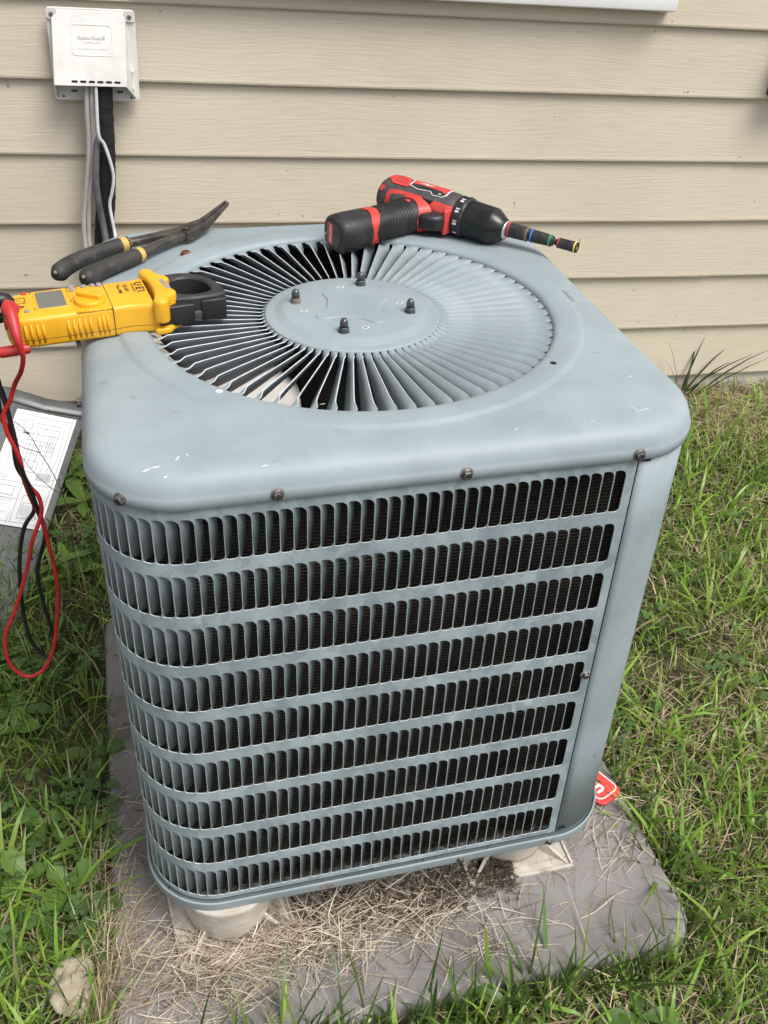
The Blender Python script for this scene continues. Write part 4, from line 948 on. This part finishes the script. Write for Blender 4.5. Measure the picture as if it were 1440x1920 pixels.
    b = MB(); b.loft([sec(.092, .0250, .0222), sec(.100, .0262, .0236), sec(.120, .0268, .0246), sec(.136, .0266, .0248), sec(.1425, .0255, .024), sec(.1455, .0228, .0212)], True, True); bt = b.build('battery', 'drill_black', r); smooth_by_angle(bt, 45)
    fm = frame(H0+ax*.1458, -side if False else side, up)
    fm = frame(H0+ax*.1458, side, -up); 
    if fm.to_3x3().col[2].dot(ax) < 0: fm = frame(H0+ax*.1458, side, up)
    b = MB(); b.inflate(smooth_outline([Vector(p) for p in ((-.017, .012), (-.016, -.012), (-.006, -.017), (.010, -.013), (.015, 0), (.008, .013), (-.006, .017))], 3), -.0005, .0006, .0004, 1); fp = b.build('battery_end_plate', 'drill_grey', bt, fm)
    b = MB(); b.inflate(rrect(0, 0, .0062, .0145, .001, 2), 0, .0004, .0001, 1); b.build('battery_label', 'drill_red', bt, fm @ T4((-.008, 0, .0006)))
    text('battery_print', 'Milwaukee', .0058, 'whiteink', bt, fm @ T4((-.0068, 0, .0011)) @ Matrix.Rotation(pi/2, 4, 'Z'), .0001, .0001, 1, .2)
    b = MB(); b.revolve([(.002, 0), (.002, .0006)], 10); b.build('battery_screw', 'steel', bt, fm @ T4((-.0185, -.004, .0002)))
    b = MB(); b.revolve([(.0038, 0), (.0036, .0018), (.002, .0024)], 14, org=H0+ax*.020+side*0+up*.0212+side*-.0, axis=up); b.build('handle_button', 'drill_red', r)
    # trigger
    tr = [Vector(p) for p in ((.016, -.026), (.040, -.024), (.045, -.034), (.044, -.043), (.038, -.051), (.028, -.056), (.012, -.056), (.006, -.042))]
    b = MB(); b.inflate(smooth_outline(tr, 3), -.011, .011, .006, 5); b.build('trigger', 'black_plastic', r)
    b = MB(); b.inflate(smooth_outline([Vector(p) for p in ((.040, -.020), (.0475, -.020), (.0475, -.034), (.043, -.036), (.040, -.030))], 3), -.018, .018, .003, 3); b.build('trigger_stop', 'drill_red', r)
    # clutch ring, chuck
    d0 = Vector((1, .07, 0)).normalized(); A0 = Vector((.0470, YC(.047), 0)); b = MB(); n = 60; rings = []
    for h, rr, kn in ((0, .0285, 0), (.002, .0292, 1), (.012, .0290, 1), (.0155, .0280, 0), (.0165, .0262, 0)):
        rings.append([A0+d0*h+(Vector((-.07, 1, 0)).normalized()*cos(2*pi*i/n)+up*sin(2*pi*i/n))*(rr-(.0010 if kn and (i % 6) in (0,) else 0)) for i in range(n)])
    b.loft(rings, True, True); ck = b.build('clutch_ring', 'black_plastic', r); smooth_by_angle(ck, 50)
    yv = Vector((-.07, 1, 0)).normalized()
    for s_, ph in (('14', 108), ('16', 141), ('18', 174), ('1', 206), ('12', 75)):
        a = rad(ph); o = yv*cos(a)+up*sin(a); tt = -yv*sin(a)+up*cos(a)
        text('torque_number', s_, .0080, 'whiteink', ck, frame(A0+d0*.0075+o*.0294, tt, -d0 if False else d0.cross(tt).cross(tt)*-1 if False else d0), .0002, .0003)
    C0 = A0+d0*.0165; b = MB()
    b.revolve([(.0262, 0), (.0266, .002), (.0262, .006), (.0256, .036), (.0250, .040), (.0150, .0555), (.0128, .0575), (.0118, .058)], 48, org=C0, axis=d0); smooth_by_angle(b.build('chuck', 'chuck', r), 30)
    b = MB(); b.revolve([(.0128, .0565), (.0128, .0590), (.0105, .0592)], 32, org=C0, axis=d0); b.build('chuck_nose_ring', 'chromering', r)
    # nut driver set held in the chuck
    w = L @ C0; dw = (L.to_3x3() @ d0).normalized(); bend = (dw+(MU.to_3x3() @ Vector((.05, .045, .012)))).normalized()
    nr = tag(empty('nut_driver_bit', frame(w, bend, MU.to_3x3() @ Vector((0, 0, 1)))), 'stack of black nut driver bits with coloured rings held in the drill chuck', 'driver bit')
    X = (1, 0, 0); st = .058*SC
    def rv(name, prof, m): b = MB(); b.revolve([(q*SC, st+h*SC) for q, h in prof], 28, axis=X); o = b.build(name, m, nr); smooth_by_angle(o, 35); return o
    rv('large_socket', [(.0085, -.004), (.0098, 0), (.0100, .012), (.0097, .024), (.0092, .030), (.0082, .0335)], 'impact')
    rv('ring', [(.0098, .0022), (.0107, .0026), (.0107, .0046), (.0098, .005)], 'ring_red'); rv('ring', [(.0090, .0285), (.0101, .029), (.0101, .031), (.0090, .0315)], 'ring_brown')
    rv('middle_socket', [(.0070, .0325), (.0086, .0345), (.0086, .046), (.0081, .056), (.0074, .066), (.0066, .0685)], 'impact')
    rv('ring', [(.0084, .0360), (.0093, .0364), (.0093, .0384), (.0084, .0388)], 'ring_blue'); rv('ring', [(.0072, .0628), (.0084, .0632), (.0084, .0650), (.0072, .0654)], 'ring_green')
    rv('shaft', [(.0040, .066), (.0040, .076)], 'impact')
    rv('small_socket', [(.0048, .0735), (.0066, .0752), (.0070, .082), (.0072, .096), (.0072, .1035), (.0055, .1037), (.0053, .0985), (.001, .098)], 'impact')
    rv('ring', [(.0062, .0756), (.0073, .0760), (.0073, .0776), (.0062, .078)], 'ring_red'); rv('ring', [(.0070, .0992), (.0078, .0996), (.0078, .1012), (.0070, .1016)], 'ring_yellow')
build_drill()

# ------------------------------------------------------------------ things on the ground
def build_sign():
    d = Vector((.41, -.91, 0)).normalized(); upv = Vector((.91, .41, 0)).normalized(); c = Vector((.408, -.236, .006))-d*.0505+upv*.0095
    r = tag(empty('sign_plate', MU @ frame(c, d, upv) @ Matrix.Rotation(rad(-2), 4, 'Y')), 'small red rounded plastic plate with white letters on the grey pad', 'sign plate')
    b = MB(); b.inflate(rrect(0, 0, .066, .0280, .015, 7), 0, .006, .002, 3); b.build('plate', 'signred', r)
    b = MB(); o = rrect(-.002, .0015, .0595, .0245, .0125, 7); i = rrect(-.002, .0015, .0570, .0222, .0105, 7)
    b.loft([[(*p, .0058) for p in o], [(*p, .0066) for p in o], [(*p, .0066) for p in i], [(*p, .0058) for p in i]], False, False, 0, False); b.build('white_border', 'whiteink', r)
    text('letters', 'un', .036, 'whiteink', r, T4((.0275, -.001, .0062)), .0005, .0010)
build_sign()
def build_stone():
    for (x, y, s, lab) in ((-.470, -.374, .033, 'pale rough stone half buried in dry grass beside the pad'),):
        bm = bmesh.new(); bmesh.ops.create_icosphere(bm, subdivisions=4, radius=1)
        for v in bm.verts:
            k = 1+.28*noise.noise(v.co*1.3)+.12*noise.noise(v.co*3.5); v.co = Vector((v.co.x*1.0, v.co.y*1.25, v.co.z*.75))*k*s
        me = bpy.data.meshes.new('stone'); bm.to_mesh(me); bm.free(); me.materials.append(MT['stone'])
        tag(mesh_obj('stone', me, None, T4((x, y, gz(x, y)+.020))), lab, 'stone')
build_stone()
def build_twig():
    r = tag(empty('dead_stem', T4((-.489, .60, .0))), 'thin dry brown weed stem leaning over the metal panel', 'dead stem'); ri = r.matrix_world.inverted()
    for nm, pts, ra in (('main_stem', [(-.489, .60, -.01), (-.487, .60, .05), (-.489, .602, .105), (-.495, .605, .163), (-.505, .61, .20), (-.518, .62, .231), (-.531, .62, .265), (-.548, .62, .313), (-.576, .62, .343), (-.60, .62, .352)], .0014),
                        ('side_twig', [(-.531, .62, .262), (-.549, .615, .274), (-.566, .61, .288), (-.585, .605, .318)], .0009), ('side_twig', [(-.495, .605, .163), (-.515, .60, .185), (-.545, .595, .232), (-.575, .59, .30)], .0009)):
        b = MB(); P = catmull(pts, 6); b.tube(P, [ra*(1-.6*i/len(P)) for i in range(len(P))], 6); o = b.build(nm, 'twig'); o.parent = r; o.matrix_parent_inverse = ri
    b = MB()
    for i in range(7):
        a = random.uniform(0, 2*pi); b.tube([(-.55, .618, .312), (-.55+.007*cos(a), .618, .312+.007*sin(a))], [.0014, .0005], 5)
    o = b.build('seed_head', 'rust'); o.parent = r; o.matrix_parent_inverse = ri
build_twig()

# ------------------------------------------------------------------ vegetation
def set_mesh_cols(me, cols):
    at = me.color_attributes.new('Col', 'FLOAT_COLOR', 'POINT'); at.data.foreach_set('color', np.ascontiguousarray(cols, dtype=np.float32).ravel())
def strips(name, base, length, width, yaw, lean, bend, twist, cols, m, tip=1.0, kink=None):
    """many ribbon blades in one mesh: 3 segments each. base Nx3; lean = start angle from vertical, bend = added angle at the tip"""
    n = len(base); SEG = 4; pts = np.zeros((n, SEG+1, 3)); ang = lean.copy(); cur = base.copy(); pts[:, 0] = cur
    d = np.stack([np.cos(yaw), np.sin(yaw)], 1)
    for k in range(SEG):
        a = lean+bend*((k+.5)/SEG)**1.3
        step = length/SEG
        cur = cur+np.stack([np.sin(a)*d[:, 0]*step, np.sin(a)*d[:, 1]*step, np.cos(a)*step], 1)
        if kink is not None: yaw = yaw+kink*rng.normal(0, 1, n); d = np.stack([np.cos(yaw), np.sin(yaw)], 1)
        pts[:, k+1] = cur
    s = np.stack([-np.sin(yaw+twist), np.cos(yaw+twist), np.zeros(n)], 1)
    prof = [.75, 1., .92, .62, .06*tip]
    V = np.zeros((n, (SEG+1)*2, 3))
    for k in range(SEG+1):
        w = (width*prof[k]/2)[:, None]; V[:, 2*k] = pts[:, k]-s*w; V[:, 2*k+1] = pts[:, k]+s*w
        V[:, 2*k, 2] += 0; V[:, 2*k+1, 2] += width*.15
    nv = (SEG+1)*2; me = bpy.data.meshes.new(name); me.vertices.add(n*nv); me.vertices.foreach_set('co', V.reshape(-1).astype(np.float32))
    q = np.array([[2*k, 2*k+1, 2*k+3, 2*k+2] for k in range(SEG)]); F = (q[None]+(np.arange(n)*nv)[:, None, None]).reshape(-1)
    me.loops.add(len(F)); me.loops.foreach_set('vertex_index', F.astype(np.int32))
    nf = n*SEG; me.polygons.add(nf); me.polygons.foreach_set('loop_start', (np.arange(nf)*4).astype(np.int32)); me.polygons.foreach_set('loop_total', np.full(nf, 4, np.int32))
    me.polygons.foreach_set('use_smooth', np.ones(nf, bool)); me.update(calc_edges=True); me.validate()
    set_mesh_cols(me, np.repeat(np.concatenate([cols, np.ones((n, 1))], 1)[:, None], nv, 1).reshape(-1, 4)); me.materials.append(MT[m])
    return mesh_obj(name, me)
M3i = np.array(M3.transposed())
def on_pad(xy, grow=0.0):
    l = np.stack([xy[:, 0], xy[:, 1], np.zeros(len(xy))], 1) @ M3i.T
    return (l[:, 0] > PADX0-grow) & (l[:, 0] < PADX1+grow) & (l[:, 1] > PADY0-grow) & (l[:, 1] < PADY1+grow)
def vnoise(xy, f, s=0): return np.array([noise.noise((x*f, y*f, s)) for x, y in xy])
def scatter(x0, x1, y0, y1, dens, keep=None, grow=0.0):
    n = int((x1-x0)*(y1-y0)*dens); xy = np.stack([rng.uniform(x0, x1, n), rng.uniform(y0, y1, n)], 1)
    k = ~on_pad(xy, grow) & (xy[:, 1] < WY+.015) & (np.hypot(xy[:, 0]+.470, xy[:, 1]+.382) > .036)
    xy = xy[k]
    if keep is not None: xy = xy[keep(xy)]
    return xy
def zs_of(xy): return np.array([gz(x, y) for x, y in xy])
def pal(n, A, B, j=.18):
    t = rng.uniform(0, 1, (n, 1)); c = np.array(A)*(1-t)+np.array(B)*t; return np.clip(c*rng.normal(1, j, (n, 1)), .005, .9)
def lawn():
    parts = []
    inside = [(-.85, -.40, -.75, .62, 15000), (-.85, -.40, .62, 1.09, 9000), (.42, 1.75, -.75, 1.09, 15500), (-.42, .46, -.85, -.49, 15000), (-.42, .46, .43, 1.09, 6000),
              (-2.0, -.85, -1.5, 1.09, 3000), (1.75, 2.8, -1.5, 1.09, 3000), (-.85, 1.75, -1.5, -.78, 3500)]
    xy = np.concatenate([scatter(*r) for r in inside])
    nz = vnoise(xy, 3.2, 1.7)*.6+vnoise(xy, 8.5, 4.2)*.5
    thin = np.where(xy[:, 0] > .4, -.08, .0); near_wall = np.clip((xy[:, 1]-.93)/.1, 0, 1)
    keep = rng.uniform(0, 1, len(xy)) < np.clip(.72-thin*.55+nz*1.0-near_wall*.55, .06, 1)
    xy = xy[keep]; n = len(xy); z = zs_of(xy)
    left = xy[:, 0] < -.4
    L = np.clip(rng.gamma(5, .0105, n), .016, .13)*np.where(left, 1.35, .95); W = np.clip(rng.normal(.0032, .0010, n), .0014, .0060)
    yaw = rng.uniform(0, 2*pi, n); lean = np.abs(rng.normal(.38, .30, n)); bend = np.abs(rng.normal(.75, .55, n))
    dark = pal(n, (.045, .105, .018), (.11, .20, .034)); br = pal(n, (.20, .34, .05), (.33, .45, .09)); tan = pal(n, (.36, .30, .17), (.55, .47, .29))
    u = rng.uniform(0, 1, n); pb = np.where(left, .32, .48)+.3*vnoise(xy, 4, 9); pt = np.where(left, .05, .17)
    cols = np.where((u < pb)[:, None], br, dark); cols = np.where((u > 1-pt)[:, None], tan, cols)
    tag(strips('lawn_grass', np.column_stack([xy, z-.004]), L, W, yaw, lean, bend, rng.normal(0, .5, n), cols, 'grass'), 'short green lawn grass growing around the grey pad', 'grass', kind='stuff')
    # broad bright crabgrass blades
    xy = np.concatenate([scatter(.46, 1.7, -.75, 1.0, 1700), scatter(-.85, -.43, -.75, .55, 2300), scatter(-.42, .46, -.8, -.505, 1500)])
    cl = vnoise(xy, 2.6, 21)+rng.normal(0, .18, len(xy)); xy = xy[cl > -.02]; n = len(xy)
    L = np.clip(rng.normal(.085, .030, n), .03, .17); W = np.clip(rng.normal(.0062, .0016, n), .0035, .0105)
    tag(strips('broad_grass', np.column_stack([xy, zs_of(xy)-.003]), L, W, rng.uniform(0, 2*pi, n), np.abs(rng.normal(.42, .25, n)), np.abs(rng.normal(.85, .5, n)), rng.normal(0, .6, n),
        pal(n, (.18, .34, .045), (.31, .48, .08), .15), 'grass'), 'broad bright green blades of coarse grass in the lawn', 'grass', kind='stuff')
    # straw thatch on the soil
    xy = np.concatenate([scatter(-.85, -.40, -.75, 1.09, 7000), scatter(.42, 1.75, -.75, 1.09, 9000), scatter(-.42, .46, -.85, -.49, 13000), scatter(-2.0, 2.8, -1.5, 1.09, 700), scatter(.4, 1.9, .85, 1.1, 14000)])
    pd = vnoise(xy, 3.0, 31); k = rng.uniform(0, 1, len(xy)) < np.clip(.55+pd*1.1+.4*(xy[:, 1] > .88), .08, 1); xy = xy[k]; n = len(xy)
    L = np.clip(rng.normal(.055, .022, n), .015, .12); W = np.clip(rng.normal(.0018, .0006, n), .0009, .0034)
    tag(strips('dry_thatch', np.column_stack([xy, zs_of(xy)+rng.uniform(.001, .022, n)]), L, W, rng.uniform(0, 2*pi, n), rng.normal(1.50, .13, n), rng.normal(.05, .16, n), rng.normal(0, .5, n),
        pal(n, (.25, .195, .105), (.56, .46, .29), .2), 'straw', tip=8, kink=.14), 'dry straw coloured thatch between the lawn blades', 'dry grass', kind='stuff')
lawn()
def pad_straw():
    """clippings lying on the pad: heaped at the front riser, thinner elsewhere"""
    P = []
    def blob(n, cx, cy, sx, sy, ang=0, zmax=.012):
        a = rng.normal(0, 1, n)*sx; b_ = rng.normal(0, 1, n)*sy; c, s = cos(ang), sin(ang)
        P.append(np.column_stack([cx+c*a-s*b_, cy+s*a+c*b_, rng.uniform(.001, zmax, n)]))
    blob(760, -.185, -.380, .085, .020, .12, .030); blob(260, -.30, -.37, .035, .03, .3, .022); blob(300, -.02, -.392, .12, .020, .10, .010); blob(150, -.29, -.430, .06, .030, 0, .010); blob(130, -.05, -.46, .17, .026, 0, .006)
    blob(150, -.40, -.36, .016, .13, 0, .012); blob(70, -.395, -.1, .014, .2, 0, .006); blob(60, .36, -.31, .05, .035, .6, .006); blob(50, .405, -.27, .025, .06, 0, .006); blob(60, .2, -.43, .14, .04, 0, .005)
    blob(260, .05, -.345, .09, .022, .03, .005); blob(35, .13, -.44, .012, .03, 0, .006); blob(40, .42, -.12, .02, .1, 0, .005)
    p = np.concatenate(P); k = (p[:, 0] > PADX0+.002) & (p[:, 0] < PADX1-.004) & (p[:, 1] > PADY0+.002) & (p[:, 1] < PADY1)
    d = np.hypot(p[:, 0]+.246, p[:, 1]+.296); k &= d > .064
    p = p[k]; n = len(p); w = p @ np.array(M3).T
    L = np.clip(rng.normal(.052, .024, n), .010, .13); W = np.clip(rng.normal(.00115, .0004, n), .0006, .0024)
    yaw = np.where(rng.uniform(0, 1, n) < .45, rng.normal(.15, .5, n)+pi*rng.integers(0, 2, n), rng.uniform(0, 2*pi, n))
    tag(strips('dry_clippings', w, L, W, yaw, rng.normal(1.545, .05, n), rng.normal(.02, .09, n), rng.normal(0, .4, n), np.where((rng.uniform(0, 1, n) < .24)[:, None], pal(n, (.11, .075, .045), (.26, .18, .11), .2), pal(n, (.36, .29, .205), (.70, .62, .50), .2)), 'straw', tip=9, kink=.16),
        'tan dry grass clippings heaped on the grey pad', 'dry grass', kind='stuff')
    # brown crumbs of soil and moss under the front edge
    m = 2000; a = np.column_stack([rng.uniform(-.15, .115, m), rng.normal(-.345, .022, m), rng.uniform(.0005, .006, m)]); e = np.column_stack([.205-np.abs(rng.normal(0, .05, 900)), rng.normal(-.335, .018, 900), rng.uniform(.006, .013, 900)]); a = np.concatenate([a, e]); m = len(a); w = a @ np.array(M3).T
    tag(strips('soil_crumbs', w, rng.uniform(.003, .011, m), rng.uniform(.0015, .0045, m), rng.uniform(0, 2*pi, m), rng.normal(1.4, .3, m), rng.normal(0, .6, m), rng.normal(0, 1, m), pal(m, (.035, .026, .018), (.13, .095, .06), .25), 'straw', tip=6),
        'dark soil crumbs and leaf bits under the front edge of the condenser', 'debris', kind='stuff')
pad_straw()
def edge_grass():
    """longer blades leaning over the pad's edges, dry on the left"""
    n = 420; xy = np.column_stack([rng.uniform(-.36, .47, n), rng.normal(-.522, .012, n)]); m_ = 300; xy2 = np.column_stack([rng.normal(.470, .014, m_), rng.uniform(-.5, .3, m_)])
    xy = np.concatenate([xy, xy2]); w = (M3 @ Vector((0, 0, 0)));
    n = len(xy); L = np.clip(rng.gamma(4, .022, n), .03, .19); W = np.clip(rng.normal(.0040, .0012, n), .0018, .0075)
    cols = np.where((rng.uniform(0, 1, n) < .3)[:, None], pal(n, (.16, .24, .05), (.22, .30, .075)), pal(n, (.05, .11, .022), (.11, .19, .04)))
    tag(strips('edge_grass', np.column_stack([xy, zs_of(xy)-.004]), L, W, rng.uniform(0, 2*pi, n), np.abs(rng.normal(.22, .2, n)), np.abs(rng.normal(.6, .5, n)), rng.normal(0, .6, n), cols, 'grass'),
        'longer green grass blades standing along the pad edges', 'grass', kind='stuff')
    n = 900; xy = np.column_stack([rng.normal(-.432, .014, n), np.clip(rng.normal(-.40, .10, n), -.7, .0)])
    L = np.clip(rng.normal(.075, .03, n), .02, .16); W = np.clip(rng.normal(.0019, .0006, n), .001, .0035)
    tag(strips('dry_edge_grass', np.column_stack([xy, zs_of(xy)+.002]), L, W, rng.normal(.1, 1.1, n), rng.normal(.95, .42, n), rng.normal(.25, .35, n), rng.normal(0, .5, n), pal(n, (.27, .21, .12), (.50, .41, .27), .18), 'straw', tip=5, kink=.1),
        'bleached dry grass spilling over the pad side edge', 'dry grass', kind='stuff')
edge_grass()
def tuft(name, x, y, specs, c, label, cat='grass tuft'):
    n = len(specs); S = np.array(specs, float); b0 = np.column_stack([x+rng.normal(0, .012, n), y+rng.normal(0, .008, n), np.full(n, gz(x, y)-.005)])
    o = strips(name, b0, S[:, 0], S[:, 1], np.radians(S[:, 2]), np.radians(S[:, 3]), np.radians(S[:, 4]), rng.normal(0, .2, n), pal(n, c[0], c[1], .12), 'grass'); tag(o, label, cat); return o
tuft('grass_tuft', 1.20, 1.03, [(.22, .007, 20, 35, 30), (.30, .006, 10, 48, 30), (.25, .007, -10, 38, 25), (.20, .007, 60, 18, 25), (.21, .006, 170, 12, 20), (.17, .007, 0, 25, 40), (.19, .006, 30, 8, 20), (.28, .005, 5, 55, 18), (.16, .006, 140, 20, 30)],
     ((.035, .065, .022), (.06, .095, .03)), 'dark long bladed grass tuft against the pale foundation')
tuft('grass_tuft', .02, -.525, [(.115, .006, 95, 8, 8), (.13, .0075, 80, 3, 6), (.09, .005, 170, 12, 20), (.08, .006, 20, 20, 30)], ((.035, .085, .02), (.06, .12, .03)), 'few tall dark green blades at the front edge of the pad')
tuft('grass_tuft', .205, -.528, [(.16, .0075, 80, 45, 12), (.10, .007, 60, 12, 12), (.12, .008, 100, 5, 10), (.09, .007, 20, 20, 30), (.08, .008, 140, 15, 30)], ((.07, .14, .03), (.12, .21, .045)), 'bright grass tuft with one blade lying on the pad front')
for (x, y, k, lab) in ((.50, -.34, 9, 'bright green coarse grass tuft beside the pad corner'), (.60, -.06, 8, 'bright coarse grass tuft in the lawn beyond the red sign plate'), (.74, -.40, 9, 'yellow green coarse grass tuft out in the open lawn'), (.86, .22, 8, 'light green coarse grass tuft in thin straw lawn'),
                       (-.53, -.47, 9, 'lush coarse grass tuft beside the pale stone'), (-.60, -.16, 7, 'coarse grass tuft beyond the leafy weeds')):
    tuft('grass_tuft', x, y, [(random.uniform(.09, .17), random.uniform(.006, .010), random.uniform(0, 360), random.uniform(12, 45), random.uniform(25, 75)) for _ in range(k)], ((.17, .31, .045), (.28, .42, .07)), lab)
def leaf_mesh(L, W, tooth, bendd, c):
    V = []; F = []; N = 12
    for i in range(N+1):
        t = i/N; w = W*(sin(pi*min(1, t*.93+.04))**.8)*(.55+.75*t if t < .75 else 1.1)*(1-(t > .93)*(t-.93)*9)
        if tooth and i % 2: w *= 1-tooth
        a = bendd*t; x = L*(sin(a)/bendd if bendd else t); z = -L*(1-cos(a))/bendd if bendd else 0
        V += [(x, -w, z+w*.22), (x, -w*.45, z+w*.04), (x, 0, z-.0006), (x, w*.45, z+w*.04), (x, w, z+w*.22)]
    for i in range(N):
        for j in range(4): F.append((i*5+j, i*5+j+1, i*5+j+6, i*5+j+5))
    me = MB().add(V, F, 0, True).build('leaf', 'weed', link=False); set_mesh_cols(me, np.tile(np.array([*c, 1]), (len(V), 1))); return me
def weeds():
    kinds = [leaf_mesh(.085, .017, .0, .9, (.115, .215, .042)), leaf_mesh(.095, .014, .42, .7, (.16, .28, .055)), leaf_mesh(.055, .020, .12, .6, (.14, .25, .05)), leaf_mesh(.065, .014, 0, 1.1, (.095, .18, .04))]
    where = ['close to the condenser side', 'below the metal panel edge', 'in front of the metal panel corner', 'in the gap between panel and condenser', 'beside the louvered side', 'against the louvered side', 'beneath the hanging leads', 'under the loop of red lead',
             'overhanging the side of the pad', 'among clover near the pad side', 'beside dry grass at the pad side', 'in lush grass away from the pad', 'touching the pad side', 'at the front edge of the pad', 'in front of the pad by bright blades', 'in the thin lawn near the wall']
    sp = [(-.474, .771, 0, 4), (-.499, .539, 1, 3), (-.536, .573, 1, 3), (-.500, .87, 0, 4), (-.467, .594, 3, 4), (-.436, .542, 0, 3), (-.579, .183, 3, 4), (-.588, .143, 2, 3), (-.456, -.116, 1, 2), (-.526, -.081, 2, 3), (-.483, -.208, 2, 3), (-.551, -.178, 2, 3), (-.441, .048, 3, 4), (.14, -.535, 3, 3), (.321, -.585, 3, 4), (.72, .40, 2, 4)]
    for i, (x, y, k, n) in enumerate(sp):
        r = tag(empty('leafy_weed', T4((x, y, gz(x, y)))), ['broad leaved', 'toothed dandelion like', 'round leaved', 'oval leaved'][k]+' green weed '+where[i], 'weed', 'broad leaved weeds in the grass')
        a0 = random.uniform(0, 360)
        for j in range(n):
            s = random.uniform(.75, 1.15)
            mesh_obj('leaf', kinds[k], r, T4((0, 0, .022)) @ Matrix.Rotation(rad(a0+j*360/n+random.uniform(-25, 25)), 4, 'Z') @ Matrix.Rotation(rad(-random.uniform(18, 48)), 4, 'Y') @ Matrix.Scale(s, 4))
            if j == 0:
                b = MB(); b.tube([(0, 0, -.01), (0, 0, .025)], [.003, .002], 6); me = b.build('stem', 'weed', link=False); set_mesh_cols(me, np.tile(np.array([.12, .15, .05, 1]), (len(b.v), 1))); mesh_obj('stem', me, r)
    # clover: trefoils, uncountable ground cover
    xy = np.concatenate([scatter(-.66, -.425, -.35, .75, 1900), scatter(.45, 1.1, -.4, .6, 260), scatter(-.47, -.40, -.3, .2, 1600, grow=-.03)])
    cl = vnoise(xy, 5, 51)+rng.normal(0, .1, len(xy)); xy = xy[cl > .0]; V = []; F = []; Cc = []
    for x, y in xy:
        h = random.uniform(.02, .045); zb = gz(x, y)+h; s = random.uniform(.0055, .0095); a0 = random.uniform(0, 2*pi); g = random.uniform(.8, 1.25); c = (.085*g, .165*g, .042*g, 1); tilt = random.uniform(-.3, .3)
        for j in range(3):
            a = a0+j*2*pi/3; cx, cy = x+cos(a)*s*1.0, y+sin(a)*s*1.0; b0 = len(V)
            for q in range(8):
                t = 2*pi*q/8; ex, ey = s*.95*cos(t), s*.78*sin(t); ex -= s*.12*(q == 0)
                X, Y = cx+cos(a)*ex-sin(a)*ey, cy+sin(a)*ex+cos(a)*ey; V.append((X, Y, zb+abs(ey)*.3+ex*tilt)); Cc.append(c)
            F.append(tuple(range(b0, b0+8)))
        b0 = len(V); V += [(x-.0005, y, gz(x, y)), (x+.0005, y, gz(x, y)), (x+.0005, y, zb), (x-.0005, y, zb)]; F.append((b0, b0+1, b0+2, b0+3)); Cc += [c]*4
    me = MB().add(V, F, 0, False).build('clover', 'weed', link=False); set_mesh_cols(me, np.array(Cc)); tag(mesh_obj('clover', me), 'small leaved clover creeping along the side of the pad', 'clover', kind='stuff')
weeds()
bpy.context.view_layer.update()
